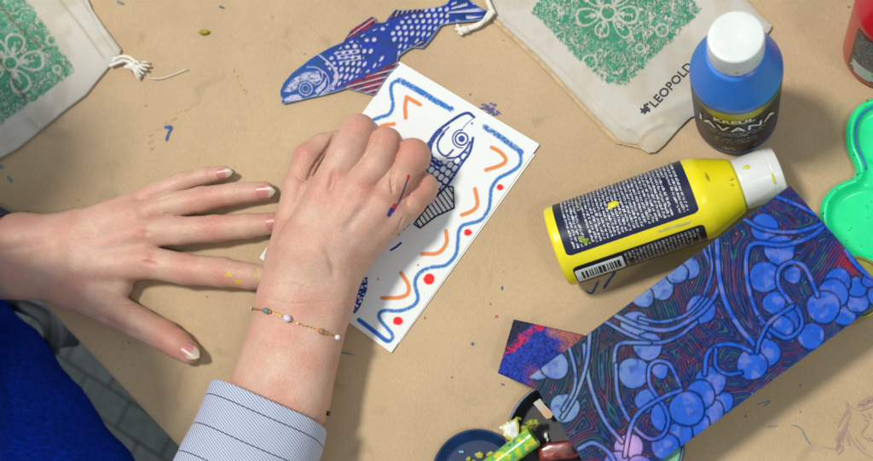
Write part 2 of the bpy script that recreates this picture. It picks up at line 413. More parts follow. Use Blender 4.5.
ORG = [[(405.7, 117.7), (405, 107), (406.5, 97), (412, 100), (420, 104.6)], [(376, 133), (382, 126), (394, 124)], [(491.7, 147.4), (500, 152), (505.8, 159.4), (501, 165), (486, 170)], [(475, 189), (477.5, 204), (472, 211), (462, 215)], [(446, 231), (446.5, 243), (438, 253), (422, 254)], [(401, 273), (408, 284), (408, 293), (400, 297.5), (382, 298)]]
def fish_print(Q):
    """blue/black fish, 0..1 ink"""
    ink = np.zeros(len(Q)); L = lambda pts, wd: np.maximum(ink, sst(wd * 1.1 + .5, wd * 1.1 - .5, segd(Q, spline(pts, 6))))
    ink = L([(474, 117), (468, 113), (459, 116), (447, 124), (436, 133), (428, 146), (424, 160)], 1.35)
    ink = L([(473, 118.5), (466, 124.5), (461, 131)], .35); ink = np.maximum(ink, sst(1.4, .7, np.hypot(Q[:, 0] - 472, Q[:, 1] - 123.5)))
    ink = L([(441, 130), (433, 140), (430, 150), (432, 160), (440, 166)], 1.7); ink = L([(449, 127), (442, 134), (437, 143)], .7)
    ink = L([(473, 138), (471, 148), (468, 155), (462, 163), (447, 185), (436, 196)], 1.3)
    ink = L([(444, 133), (438, 142), (439, 151), (446, 156), (453, 150)], 1.0)
    ink = L([(447, 158), (457, 157), (466, 149), (470, 142)], 1.0)
    r = np.hypot(Q[:, 0] - 461.6, Q[:, 1] - 138.8); ink = np.maximum(ink, sst(3.6, 3, r)); ink = np.maximum(ink, sst(1.2, .6, abs(r - 6.2))); ink = np.maximum(ink, sst(1, .4, abs(r - 9)) * (Q[:, 0] < 463))
    body = [(431, 138), (430, 150), (438, 160), (452, 161), (469, 148), (463, 164), (447, 186), (434, 198), (412, 222), (398, 236), (385, 225), (385, 200), (400, 180), (424, 146)]
    inb = inside(Q, body)
    a = np.array([-.60, .80]); s = (Q - np.array([450, 160])) @ a; c = (Q - np.array([450, 160])) @ np.array([.8, .6])
    row = np.floor(s / 7.6); cc = (c + (row % 2) * 3.0) / 6.0; fc = (cc - np.floor(cc) - .5) * 6.0; fs = (s / 7.6 - row - .5) * 7.6
    hole = sst(1.05, .85, (np.abs(fc / 2.6) ** 2.8 + np.abs(fs / 3.2) ** 2.8) ** (1 / 2.6))
    ink = np.where(inb, np.maximum(ink, 1 - hole), ink)
    fin = [(447, 186), (453, 187), (454, 208), (436, 216), (420, 228), (414, 224), (434, 198)]
    inf = inside(Q, fin); ph = (Q - np.array([450, 190])) @ np.array([.82, -.57]) / 4.6
    ink = np.where(inf, np.maximum(ink, sst(.30, .36, abs(ph - np.floor(ph) - .5))), ink)
    ink = np.maximum(ink, sst(1.3, .6, segd(Q, fin, closed=True)))
    ink = np.maximum(ink, sst(1.5, .7, segd(Q, spline([(401, 243), (396, 247), (391, 250)], 4)))); sc = inside(Q, [(368, 277), (367, 290), (361, 305), (354, 316), (348, 314), (344, 300), (352, 280)])
    ink = np.where(sc, np.maximum(ink, (vnoise(Q[:, 0] * .8, Q[:, 1] * .5, 0, 9) > .3) * 1.0), ink)
    return ink
def card_col(G, D, V):
    Q = proj(V); n1 = vnoise(Q[:, 0] * 1.3, Q[:, 1] * 1.3, 0, 1); n2 = vnoise(Q[:, 0] * .9 + Q[:, 1] * .5, Q[:, 1] * .5, 0, 5); nf = fbm(Q[:, 0] * .7, Q[:, 1] * .7, 0, 8, 3)
    C = np.tile([.67, .70, .70], (len(Q), 1))
    w = fish_print(Q); dk = sst(165, 205, Q[:, 1]) * (Q[:, 1] < 240)
    blue = mix([.005, .035, .24], [.008, .011, .035], dk); w = w * np.where(vnoise(Q[:, 0] * 2, Q[:, 1] * 2, 0, 4) > .15, 1, .5)
    C = C * (1 - w[:, None]) + blue * w[:, None]
    def lay(d, wd, c, lo, hi, soft=.7):
        nonlocal C
        m = sst(wd + soft, wd - soft, d) * sst(lo, hi, .55 * n1 + .45 * nf + .25 * (1 - d / (wd + .1)))
        C = mix(C, np.tile(c, (len(Q), 1)), m)
    lay(segd(Q, W1), 1.9, (.03, .17, .47), .22, .52); lay(segd(Q, W2), 1.9, (.03, .17, .47), .22, .52)
    lay(segd(Q, W1[-12:]), 2.2, (.015, .11, .45), .0, .2)
    lay(segd(Q, [(399, 80), (418, 90), (436, 101), (451, 109)]), 3.0, (.02, .15, .48), .30, .55)
    lay(segd(Q, [(485, 127), (502, 138), (521, 152)]), 2.9, (.03, .15, .42), .34, .60)
    for o_ in ORG: lay(segd(Q, spline(o_, 6) if len(o_) != 5 or o_[0][0] != 405.7 else o_), 2.0, (.66, .22, .065), .05, .4)
    for x, y, r, s in ((500, 187, 3.4, .9), (468, 232.5, 4.2, .8), (429, 279, 5.6, 1), (398, 321, 5.0, .85)):
        rr = np.hypot(Q[:, 0] - x, (Q[:, 1] - y) / s) + (nf - .5) * 1.6; lay(rr, r, (.78, .012, .012), -.5, -.1)
    for x, y in ((378, 279), (418, 265)): lay(np.hypot(Q[:, 0] - x, Q[:, 1] - y), .9, (.05, .08, .3), -.5, -.1)
    return C * (1 + .03 * (nf[:, None] - .5))
rotc = math.atan2(*(B0 - A0)[::-1])
inner = [A0 * .985 + B0 * .015, B0 + (A0 - B0) * .004 + (C0 - B0) * .0, C0, D0]
slab('card_back', [A0, B0 + (B0 - A0) * .012, C0 + (B0 - A0) * .004, D0], .13, .07, mat('card_back', (.70, .70, .66), .6), card, res=1.0, rot=rotc, bottom=True)
slab('card_front', [A0, B0, C0, D0], lambda G, D: .20 + .0 * D, .15, m_card, card, res=.045, rot=rotc, col=card_col, sidecol=(.7, .7, .66), bottom=False)

# ================================================================== FISH PRINTING BLOCK
def fpx(pts, ox, oy): return [(ox + x / 4.595, oy + y / 4.595) for x, y in pts]
fo = fpx([(45, 372), (60, 335), (100, 288), (150, 250), (185, 222), (230, 195), (280, 168), (335, 145)], 270, 10) + fpx([(345, 128), (370, 92), (410, 62), (465, 28), (478, 30), (490, 55), (515, 55)], 270, 10) \
    + fpx([(70, 98), (90, 70), (118, 40), (150, 45), (200, 40), (262, 38), (320, 28), (352, 15), (380, -25), (420, -60), (440, -20), (470, 10), (575, 68), (572, 78), (540, 85), (480, 95), (400, 102), (345, 108), (322, 118), (300, 150), (262, 198), (240, 220), (195, 216), (170, 228), (130, 258)], 370, 0) \
    + fpx([(585, 238), (592, 248), (540, 300), (482, 392), (440, 382), (350, 358), (300, 374), (240, 390), (180, 402), (62, 430), (50, 425), (56, 408), (46, 395)], 270, 10)
fo_c = PP(fo, .35)
maroon = [fpx([(335, 150), (350, 118), (410, 55), (470, 20), (495, 55), (440, 90), (380, 120)], 270, 10), fpx([(310, 372), (370, 330), (470, 290), (600, 225), (610, 260), (540, 320), (480, 400), (340, 365)], 270, 10), fpx([(170, 222), (235, 180), (262, 190), (240, 225), (195, 220)], 370, 0), fpx([(80, 85), (118, 35), (250, 35), (250, 55), (150, 70), (95, 92)], 370, 0)]
def fish_feat(Q):
    """(carved mask, fin mask)"""
    hole = np.zeros(len(Q)); fin = np.zeros(len(Q), bool)
    for m in maroon: fin |= inside(Q, m)
    body = inside(Q, fpx([(250, 240), (330, 165), (450, 100), (600, 40), (760, -20), (840, -20), (830, 50), (760, 100), (650, 170), (560, 225), (440, 290), (330, 340), (285, 370), (285, 300)], 270, 10))
    a = np.array([math.cos(-.47), math.sin(-.47)]); b_ = np.array([-a[1], a[0]])
    s = (Q - np.array([330, 62])) @ a; c = (Q - np.array([330, 62])) @ b_
    s = s + .035 * c * c * .6
    row = np.floor(s / 6.6); cc = c / 5.8 + (row % 2) * .5; fc = (cc - np.floor(cc) - .5) * 5.8; fs = (s / 6.6 - row - .5) * 6.6
    rr = 1.0 + .35 * vnoise(row * 3.1, np.floor(cc) * 2.7, 0, 5)
    keep = vnoise(row * 1.7 + 3, np.floor(cc) * 1.3, 0, 12) > np.where((s > 35) & (s < 75) & (c > -8), .62, .12)
    hole = np.where(body & ~fin & keep, sst(1.15, .75, np.hypot(fc / 1.7, fs / 2.0) / rr), hole)
    # fin rays
    for m, d, cen, sp in ((maroon[0], (.82, -.57), (340, 45), 4.0), (maroon[1], (.95, -.25), (345, 90), 0), (maroon[2], (.9, -.4), (410, 45), 4), (maroon[3], (.3, -.9), (0, 0), 4)):
        i = inside(Q, m); n = np.array([-d[1], d[0]]); sp = sp or 5.0
        ph = ((Q - np.array(cen)) @ n) / sp * (1 if d[0] != .3 else 1)
        if d[0] == .3: ph = (Q @ np.array([.9, .45])) / 4.2
        ed_ = segd(Q, m, closed=True); hole = np.where(i, sst(.20, .11, abs(ph - np.floor(ph) - .5)) * .85 * sst(1.2, 2.2, ed_), hole)
    # tail rays
    t_ = inside(Q, fpx([(355, 60), (380, 0), (440, -10), (560, 70), (400, 98)], 370, 0))
    ang = np.arctan2(Q[:, 1] - 14, Q[:, 0] - 430); rr_ = np.hypot(Q[:, 1] - 14, Q[:, 0] - 430); ph = ang / .17
    hole = np.where(t_, sst(.28, .18, abs(ph - np.floor(ph) - .5)) * sst(16, 18, rr_) * sst(58, 44, rr_) * (vnoise(np.floor(ph) * 2.3, rr_ * .12, 0, 2) > .3), hole)
    # head
    hd = inside(Q, fpx([(60, 375), (100, 320), (160, 285), (225, 280), (235, 320), (200, 340), (150, 330), (130, 360), (90, 378)], 270, 10)); hole = np.where(hd, np.clip(.9 - .7 * (vnoise(Q[:, 0] * .35, Q[:, 1] * 1.6, 0, 3) > .68), 0, 1), hole)
    hd = inside(Q, fpx([(60, 410), (100, 390), (130, 385), (150, 405), (210, 395), (255, 350), (262, 300), (245, 330), (205, 370), (215, 385), (140, 412), (70, 420)], 270, 10)); hole = np.where(hd, .85, hole)
    for arc in ([(225, 270), (262, 300), (268, 350), (225, 395)], [(170, 262), (215, 265), (240, 290), (232, 330), (205, 345)]):
        hole = np.where(segd(Q, spline(fpx(arc, 270, 10), 5)) < .7, .8, hole)
    r = np.hypot(Q[:, 0] - 305.5, Q[:, 1] - 88.4); hole = np.where(r < 8.2, 0, hole); hole = np.where(abs(r - 6.4) < .8, .8, hole); hole = np.where(abs(r - 3.4) < .5, .7, hole)
    for k in range(4): hole = np.where(segd(Q, fpx([(300 + k * 6, 196 + k * 14), (395 + k * 8, 182 + k * 14)], 270, 10)) < .65, .85, hole) if k < 4 else hole
    for k in range(26):   # short gill ticks
        u = k / 25; x = 222 + 105 * math.sin(u * 3.0) * .75; y = 205 + 180 * u
        hole = np.where(segd(Q, fpx([(x, y), (x + 13, y + 7)], 270, 10)) < .8, .8, hole)
    return hole, fin
def fish_col(G, D, V):
    Q = proj(V); h, fin = fish_feat(Q); n = fbm(Q[:, 0] * .25, Q[:, 1] * .25, 0, 31, 4); n2 = fbm(Q[:, 0] * .9, Q[:, 1] * .9, 0, 32, 3)
    blue = mix([.002, .032, .15], [.002, .028, .30], sst(.35, .65, n)); blue = mix(blue, np.tile([.006, .09, .30], (len(Q), 1)), sst(350, 300, Q[:, 0]) * .6)
    mar = mix([.20, .006, .025], [.05, .008, .05], sst(.35, .6, n)); mar = np.where((Q[:, 0] > 385)[:, None] & (Q[:, 1] < 50)[:, None], [.02, .015, .07], mar)
    C = np.where(fin[:, None], mar, blue)
    pale = mix([.60, .52, .60], [.35, .42, .58], sst(.3, .7, n2)); C = mix(C, pale, h * .92)
    return mix(C, np.tile([.30, .42, .52], (len(Q), 1)), sst(.12, .02, D) * .7)
def fish_z(G, D):
    Q = proj(np.column_stack([G, np.full(len(G), .35)])); h, fin = fish_feat(Q); return .36 - .09 * h - .05 * sst(.1, 0, D)
m_ink = mat('wet_ink', rough=.36, vcol=True, bump=.3, bscale=10, spec=.14, rvar=.12, vscale=1.5)
c0 = P(390, 55)
tag(slab('fish_block', fo_c, fish_z, .1, m_ink, None, .05, .4, fish_col, base=(c0[0], c0[1], 0), sidecol=(.15, .22, .33)), 'cut out fish shaped printing block inked blue with maroon fins and pale scales', 'printing block')

# ================================================================== PERSON
def rj(px, py, z, rpx):            # joint: centre (cm) and radius from a pixel radius
    p = P(px, py, z); return p, rpx / pxcm(p)
class Field:
    def __init__(s, lo, hi, h):
        s.lo = np.array(lo, float); s.h = h; s.n = np.ceil((np.array(hi) - s.lo) / h).astype(int) + 1
        s.ax = [s.lo[i] + h * np.arange(s.n[i]) for i in range(3)]
        s.D = np.full(s.n, 9.0, np.float32)
    def sub(s, lo, hi):
        a = np.clip(np.floor((np.array(lo) - s.lo) / s.h).astype(int), 0, s.n); b = np.clip(np.ceil((np.array(hi) - s.lo) / s.h).astype(int) + 1, 0, s.n)
        return tuple(slice(i, j) for i, j in zip(a, b))
    def pts(s, sl):
        return np.meshgrid(*[s.ax[i][sl[i]] for i in range(3)], indexing='ij', sparse=True)
def smin(a, b, k):
    h = np.clip(.5 + .5 * (b - a) / k, 0, 1); return b * (1 - h) + a * h - k * h * (1 - h)
def smax(a, b, k): return -smin(-a, -b, k)
def cap(X, Y, Z, a, b, ra, rb, flat=None):
    ba = b - a; L = ba @ ba + 1e-9
    dx, dy, dz = X - a[0], Y - a[1], Z - a[2]
    t = np.clip((dx * ba[0] + dy * ba[1] + dz * ba[2]) / L, 0, 1)
    dx = dx - t * ba[0]; dy = dy - t * ba[1]; dz = dz - t * ba[2]
    if flat: dz = dz * flat
    return np.sqrt(dx * dx + dy * dy + dz * dz) - (ra + (rb - ra) * t)
def chain_add(F, D, js, k, flat=None, m=1.6):
    """smooth-union a chain of joints into array D"""
    for (a, ra), (b, rb) in zip(js[:-1], js[1:]):
        r = max(ra, rb) + m; sl = F.sub(np.minimum(a, b) - r, np.maximum(a, b) + r)
        X, Y, Z = F.pts(sl); D[sl] = smin(D[sl], cap(X, Y, Z, a, b, ra, rb, flat).astype(np.float32), k)
def carve(F, D, pts, r, depth, k=.12):
    """crease: thin groove along a 3-D polyline"""
    for a, b in zip(pts[:-1], pts[1:]):
        sl = F.sub(np.minimum(a, b) - r * 4, np.maximum(a, b) + r * 4); X, Y, Z = F.pts(sl)
        c = cap(X, Y, Z, a, b, 0, 0); D[sl] = D[sl] + (depth * np.exp(-(c / r) ** 2)).astype(np.float32)
def surface(F, D):
    S = D < 0; nx, ny, nz = D.shape
    cs = [(i, j, k) for i in (0, 1) for j in (0, 1) for k in (0, 1)]
    cnt = np.zeros((nx - 1, ny - 1, nz - 1), np.int8)
    for i, j, k in cs: cnt += S[i:nx - 1 + i, j:ny - 1 + j, k:nz - 1 + k]
    act = (cnt > 0) & (cnt < 8); I = np.argwhere(act); idx = np.full(act.shape, -1, np.int64); idx[act] = np.arange(len(I))
    acc = np.zeros((len(I), 3)); num = np.zeros(len(I))
    for a in range(8):
        for b in range(a + 1, 8):
            ca, cb = np.array(cs[a]), np.array(cs[b])
            if np.abs(ca - cb).sum() != 1: continue
            ia = I + ca; ib = I + cb; da = D[ia[:, 0], ia[:, 1], ia[:, 2]]; db = D[ib[:, 0], ib[:, 1], ib[:, 2]]
            x = (da < 0) != (db < 0); t = np.where(x, da / np.where(x, da - db, 1), 0)
            acc[x] += (ca + t[:, None] * (cb - ca))[x]; num[x] += 1
    V = F.lo + F.h * (I + acc / num[:, None])
    Q = []
    for ax in range(3):
        o1, o2 = [(1, 2), (2, 0), (0, 1)][ax]
        sl0 = [slice(0, None)] * 3; sl1 = [slice(0, None)] * 3; sl0[ax] = slice(0, -1); sl1[ax] = slice(1, None)
        A_, B_ = S[tuple(sl0)], S[tuple(sl1)]; E = np.argwhere(A_ != B_); s = A_[tuple(E.T)]
        lim = np.array(act.shape); ok = (E[:, o1] > 0) & (E[:, o2] > 0) & (E[:, o1] < lim[o1]) & (E[:, o2] < lim[o2]) & (E[:, ax] < lim[ax]); E = E[ok]; s = s[ok]
        def at_(d1, d2):
            q = E.copy(); q[:, o1] -= d1; q[:, o2] -= d2; return idx[tuple(q.T)]
        f = np.stack([at_(1, 1), at_(0, 1), at_(0, 0), at_(1, 0)], 1); f[~s] = f[~s][:, ::-1]; Q.append(f)
    return V, np.vstack(Q)
def hit(F, D, px, py, off=.0, z0=None):
    z = z0 or F.lo[2] + F.h * F.n[2]
    while z > 0:
        p = P(px, py, z); q = np.round((p - F.lo) / F.h).astype(int)
        if np.all(q >= 0) and np.all(q < F.n) and D[tuple(q)] < off: return p
        z -= .03
    return None
def grad(F, D, V):
    g = np.zeros_like(V); q = (V - F.lo) / F.h
    i = np.clip(np.round(q).astype(int), 1, np.array(D.shape) - 2)
    for a in range(3):
        e = np.zeros(3, int); e[a] = 1; g[:, a] = D[tuple((i + e).T)] - D[tuple((i - e).T)]
    return g / (np.linalg.norm(g, axis=1)[:, None] + 1e-9)

SKIN = np.array([.570, .335, .245]); PINK = np.array([.55, .215, .160]); PALE = np.array([.60, .435, .330])
def skin_color(V, spots, seed, veins=()):
    C = np.tile(SKIN, (len(V), 1))
    m = fbm(V[:, 0] * .45, V[:, 1] * .45, V[:, 2] * .45, seed, 4); C = mix(C, np.tile(PINK, (len(V), 1)), sst(.46, .72, m) * .38); C = mix(C, np.tile(PALE, (len(V), 1)), sst(.5, .28, m) * .5)
    m2 = fbm(V[:, 0] * 2.2, V[:, 1] * 2.2, V[:, 2] * 2.2, seed + 5, 3); C = C * (1 + .13 * (m2[:, None] - .5))
    for p, r, a in spots:
        d = np.linalg.norm(V - np.asarray(p), axis=1); C = mix(C, np.tile(PINK * np.array([1, .9, .9]), (len(V), 1)), a * .95 * np.exp(-(d / r) ** 2))
    for pl in veins:
        for a, b in zip(pl[:-1], pl[1:]):
            d = cap(V[:, 0], V[:, 1], V[:, 2], a, b, 0, 0); C = mix(C, np.tile([.42, .36, .34], (len(V), 1)), .32 * np.exp(-(d / .22) ** 2))
    return C

def build_hand(bounds, h, metac, fingers, extra, creases, tendons, spots, seed, kp=.9, kf=.45, flatp=None, wrinkles=(), floor=.17, mass=()):
    F = Field(bounds[0], bounds[1], h)
    palm = F.D.copy()
    for js in metac: chain_add(F, palm, js, kp, flatp, 2.0)
    for js in mass: chain_add(F, palm, js, kp * .8, None, 2.0)
    for pts, r, k in tendons: chain_add(F, palm, [(p, r) for p in pts], k, None, .8)
    D = palm.copy()
    for js in fingers:
        f = np.full(F.n, 9.0, np.float32); chain_add(F, f, js, .28)
        lo = np.min([a - r for a, r in js], 0) - 1.8; hi = np.max([a + r for a, r in js], 0) + 1.8; sl = F.sub(lo, hi)
        g = smin(palm[sl], f[sl], kf); D[sl] = smin(D[sl], g, .05)
    D0_ = D.copy()
    for pts, r, d in creases:
        q = spline([(x, y) for x, y, z in pts], 4) if len(pts) > 2 else [pts[0][:2], pts[1][:2]]
        hp = [hit(F, D0_, x, y) for x, y in q]; hp = [p for p in hp if p is not None]
        if len(hp) > 1: carve(F, D, hp, r, d)
    # knuckle wrinkles: fine transverse ridges over a joint
    for p, ax, rad, amp, per in wrinkles:
        amp = amp * 2.0
        ax = np.asarray(ax) / np.linalg.norm(ax); sl = F.sub(p - rad * 2, p + rad * 2); X, Y, Z = F.pts(sl)
        t = (X - p[0]) * ax[0] + (Y - p[1]) * ax[1] + (Z - p[2]) * ax[2]; d2 = (X - p[0]) ** 2 + (Y - p[1]) ** 2 + (Z - p[2]) ** 2
        wob = .06 * np.sin(3.1 * X + 2.3 * Y) + .04 * np.sin(9 * X - 7 * Y)
        D[sl] = D[sl] + (amp * np.maximum(0, np.cos(2 * math.pi * (t + wob) / per)) ** 3 * np.exp(-d2 / rad ** 2 * 1.3)).astype(np.float32)
    X, Y, Z = F.pts((slice(0, F.n[0]),) * 1 + (slice(0, F.n[1]), slice(0, F.n[2])))
    if floor is not None: D = smax(D, (floor - Z + 0 * X + 0 * Y).astype(np.float32), .25)   # soft flesh flattened by the table
    V, Q = surface(F, D)
    return F, D, V, Q

# ---- left hand, palm down
zl = {}
L_wr = [rj(22, 240, 2.7, 23), rj(22, 272, 2.6, 22)]
ext = [rj(-70, 244, 3.8, 25), rj(-70, 280, 3.8, 25)]
m_pinky = [ext[0], L_wr[0], rj(75, 229, 2.15, 17), rj(128, 208, 1.75, 13.5)]
m_ring = [ext[0], L_wr[0], rj(80, 238, 2.4, 18), rj(137, 216, 2.05, 14)]
m_mid = [ext[0], L_wr[1], rj(85, 252, 2.5, 18), rj(143, 233, 2.2, 15)]
m_ind = [ext[1], L_wr[1], rj(88, 268, 2.3, 18), rj(148, 262, 2.0, 16)]
m_thm = [ext[1], rj(22, 273, 2.5, 21), rj(68, 286, 1.9, 20), rj(110, 307, 1.6, 17)]
fp = [rj(128, 207, 1.55, 12.5), rj(157, 192.5, 1.35, 10.5), rj(185, 181.5, 1.15, 9.6), rj(205, 176, .90, 8.7), rj(224, 173, .72, 7.2)]
fr = [rj(137, 216, 1.8, 14), rj(170, 206, 1.7, 13.2), rj(202, 199.5, 1.45, 12.8), rj(233, 194, 1.1, 11.0), rj(265, 191, .85, 9.6)]
fm = [rj(143, 233, 2.0, 15), rj(180, 231, 1.8, 14), rj(215, 228.5, 1.55, 13.4), rj(247, 226, 1.2, 12.2), rj(274, 223, .9, 10.6)]
fi = [rj(148, 262, 1.9, 16), rj(185, 269, 1.7, 15.4), rj(222, 272, 1.4, 14.6), rj(250, 276, 1.1, 12.8), rj(276, 279, .85, 11)]
ft = [rj(108, 306, 1.6, 17), rj(137, 322, 1.35, 15.5), rj(163, 335, 1.15, 15.0), rj(177, 344, 1.0, 13.8), rj(189, 352.5, .85, 11.5)]
def tnd(pts): return [P(*p) for p in pts]
web = [tnd([(113, 300, 2.9), (128, 299, 2.6), (140, 300, 2.1), (149, 298, 1.4)])]
top = lambda j, up=.9: j[0] + np.array([0, 0, j[1] * up])
wr = []
for f_, i_ in ((fp, 2), (fr, 2), (fm, 2), (fi, 2), (ft, 2)):
    ax = f_[i_ + 1][0] - f_[i_ - 1][0]; wr.append((top(f_[i_]), ax, .62, .035, .20))
for f_, i_ in ((fp, 3), (fr, 3), (fm, 3), (fi, 3)):
    ax = f_[i_ + 1][0] - f_[i_ - 1][0]; wr.append((top(f_[i_]), ax, .42, .030, .17))
spotsL = [(top(fp[2]), .7, .25), (top(fr[2]), .8, .35), (top(fm[2]), .8, .4), (top(fi[2]), .9, .5), (P(148, 260, 3.3), .55, .75), (P(140, 231, 3.3), .6, .55), (P(133, 213, 2.9), .6, .3), (ft[3][0], 1.3, .65), (top(ft[4]), 1.1, .6), (fp[4][0], .9, .5), (fr[4][0], 1.0, .6), (fm[4][0], 1.0, .5), (P(112, 320, 1.6), 1.3, .45), (P(145, 290, 1.6), .8, .6), (P(190, 250, 1), .9, .3)]
veinL = [tnd([(60, 240, 3.9), (85, 243, 3.9), (112, 250, 3.6), (130, 262, 3.3)]), tnd([(85, 243, 3.9), (105, 232, 3.7), (125, 222, 3.2)])]
tenL = [(tnd([(60, 246, 3.0), (105, 240, 3.05), (143, 232, 2.9)]), .33, .55), (tnd([(60, 256, 3.0), (105, 258, 3.0), (148, 261, 2.75)]), .35, .55), (tnd([(60, 238, 3.0), (100, 228, 2.9), (136, 215, 2.6)]), .3, .5)]
crL = [(list([(100, 308, 3.0), (118, 304, 2.8), (132, 304, 2.5), (146, 301, 1.9), (149, 299, 1.4)]), .10, .10), (list([(128, 309, 2.6), (140, 307, 2.1), (148, 303, 1.6)]), .07, .06), (list([(135, 295, 2.6), (143, 291, 2.4), (150, 286, 2.2)]), .08, .05), (list([(140, 300, 2.4), (148, 294, 2.1), (155, 288, 1.9)]), .07, .05),
       (list([(143, 262, 3.7), (150, 263, 3.6), (156, 265, 3.4)]), .20, .045), (list([(136, 229, 3.75), (143, 232, 3.7), (150, 233, 3.5)]), .20, .04), (list([(103, 318, 2.8), (120, 327, 2.6), (138, 334, 2.3)]), .30, .07),
       (list([(160, 200, 1.8), (170, 197, 1.6)]), .15, .1), (list([(166, 214, 1.8), (182, 217, 1.4)]), .15, .12)]
lo = P(-75, 330, 0) - [1, 3, .3]; hi = P(305, 150, 0) + [1, 1, 0]; lo[2] = 0; hi[2] = 6.5
lo = np.array([P(-60, 250, 3)[0], P(100, 385, 0)[1], .05]); hi = np.array([P(300, 250, 0)[0], P(100, 150, 0)[1], 6.3])
mass = [[rj(95, 262, 1.6, 17), rj(135, 262, 1.5, 15)], [rj(85, 290, 1.5, 17), rj(120, 285, 1.3, 13)], [rj(95, 245, 1.6, 17), rj(128, 232, 1.5, 13)]]
FL, DL, VL, QL = build_hand((lo, hi), .075, [m_pinky, m_ring, m_mid, m_ind, m_thm], [fp, fr, fm, fi, ft], None, crL, tenL, spotsL, 3, wrinkles=wr, mass=mass, kf=.36)
CL = skin_color(VL, spotsL, 3, veinL)

# ---- right hand, fist pressing down on the card
R_wr = [rj(289, 300, 4.3, 27), rj(325, 303, 3.9, 24)]
exr = [rj(259, 392, 4.3, 27), rj(298, 402, 4.2, 28)]; ex2 = [rj(222, 520, 4.7, 28), rj(258, 530, 4.7, 28)]; exm = [rj(278, 397, 4.5, 30), rj(306, 300, 4.5, 27)]
M_i = [ex2[0], exr[0], R_wr[0], rj(304, 250, 5.2, 26), rj(328, 190, 5.7, 19)]
M_m = [exr[0], R_wr[0], rj(322, 250, 5.5, 25), rj(355, 192, 6.0, 17)]
M_r = [ex2[1], exr[1], R_wr[1], rj(340, 252, 4.9, 23), rj(378, 202, 5.4, 17)]
M_p = [exr[1], R_wr[1], rj(352, 253, 3.9, 20), rj(394, 214, 4.3, 17)]
M_t = [R_wr[0], rj(290, 262, 3.9, 23), rj(293, 215, 3.9, 17)]
Fi = [rj(331, 184, 5.8, 19), rj(347, 156, 6.0, 18.8), rj(359, 131.5, 5.5, 17.2), rj(366, 134, 3.4, 14), rj(352, 150, 1.6, 11)]
Fm = [rj(358, 188, 6.0, 16.5), rj(377, 165, 5.8, 15.2), rj(386, 143.5, 5.1, 16), rj(389, 148, 3.1, 14), rj(376, 163, 1.5, 11)]
Fr = [rj(381, 200, 5.3, 16), rj(400, 178, 4.9, 15.5), rj(412.5, 156.5, 4.2, 18), rj(414, 162, 2.6, 14), rj(398, 176, 1.3, 11)]
Fp = [rj(396, 214, 4.1, 16), rj(411, 203, 3.7, 14), rj(424, 187, 3.0, 14.0), rj(424, 193, 1.8, 12), rj(406, 203, 1.0, 10)]
Ft = [rj(293, 218, 4.0, 17), rj(298, 187, 3.9, 15), rj(309, 158, 3.6, 15.5), rj(324, 146, 3.0, 13), rj(337, 140, 2.6, 10)]
heel = [[rj(240, 525, 4.8, 30), exm[0], exm[1], rj(318, 262, 5.0, 26)], [rj(318, 255, 2.6, 24), rj(330, 215, 2.6, 22)], [rj(349, 262, 1.9, 18), rj(378, 226, 2.0, 17)], [rj(352, 195, 3.4, 22), rj(385, 208, 2.6, 17)], [rj(300, 240, 3.0, 22), rj(318, 195, 3.8, 18)]]
wr = []
for f_ in (Fi, Fm, Fr, Fp):
    ax = f_[2][0] - f_[1][0]; wr.append((top(f_[2], .8) + .2 * ax, ax, .75, .018, .22))
ax = Ft[2][0] - Ft[1][0]; wr.append((top(Ft[2], .8), ax, .7, .03, .2))
spotsR = [(top(Fi[2]), 1.0, .55), (top(Fm[2]), 1.0, .5), (top(Fr[2]), 1.1, .5), (top(Fp[2]), 1.0, .6), (top(Ft[2]), .9, .45), (P(336, 176, 7.2), .65, .65), (P(365, 189, 7.3), .7, .6), (P(322, 200, 7), .5, .4), (P(395, 240, 3), 1.2, .35), (P(385, 212, 5.5), .8, .4)]
veinR = [tnd([(303, 250, 7.1), (327, 262, 7.2), (333, 250, 7.2), (352, 225, 7.0), (372, 205, 6.5)]), tnd([(275, 300, 6.2), (310, 268, 7)]), tnd([(334, 300, 6), (332, 275, 7), (345, 258, 6.8), (362, 240, 6.2)]), tnd([(290, 215, 6.2), (310, 210, 7), (322, 213, 7.2)])]
tenR = [(tnd([(310, 285, 5.2), (322, 250, 5.9), (341, 182, 6.6)]), .46, .6), (tnd([(314, 285, 5.3), (339, 245, 6.25), (364, 192, 6.6)]), .46, .6), (tnd([(320, 290, 5.0), (350, 245, 5.5), (384, 208, 5.9)]), .42, .6)]
crR = [([(378.5, 131, 0), (375, 141, 0), (369, 151, 0), (361, 162, 0)], .10, .42), ([(399.5, 139, 0), (398, 152, 0), (393, 168, 0), (391.5, 180, 0), (393, 192, 0)], .11, .42), ([(425, 171, 0), (415, 181, 0), (409, 191, 0), (407, 203, 0)], .11, .38),
       ([(336, 130, 0), (328, 147, 0), (318, 160, 0), (311, 172, 0), (306, 186, 0)], .13, .10), ([(329, 192, 0), (332, 183, 0), (333, 172, 0)], .22, .06), ([(296, 176, 0), (301, 181, 0), (308, 182, 0)], .08, .05),
       ([(326, 250, 0), (332, 262, 0), (334, 275, 0)], .25, .07), ([(345, 230, 0), (352, 222, 0), (362, 208, 0)], .35, .07), ([(262, 286, 0), (290, 284, 0), (315, 290, 0)], .12, .03), ([(270, 300, 0), (300, 304, 0), (340, 300, 0)], .10, .025),
       ([(392, 238, 0), (398, 228, 0), (404, 216, 0)], .12, .05), ([(384, 246, 0), (392, 240, 0), (399, 230, 0)], .1, .035)]
lo = np.array([P(205, 430, 4)[0], P(300, 452, 4)[1], .2]); hi = np.array([P(455, 200, 1)[0], P(360, 95, 5)[1], 8.6])
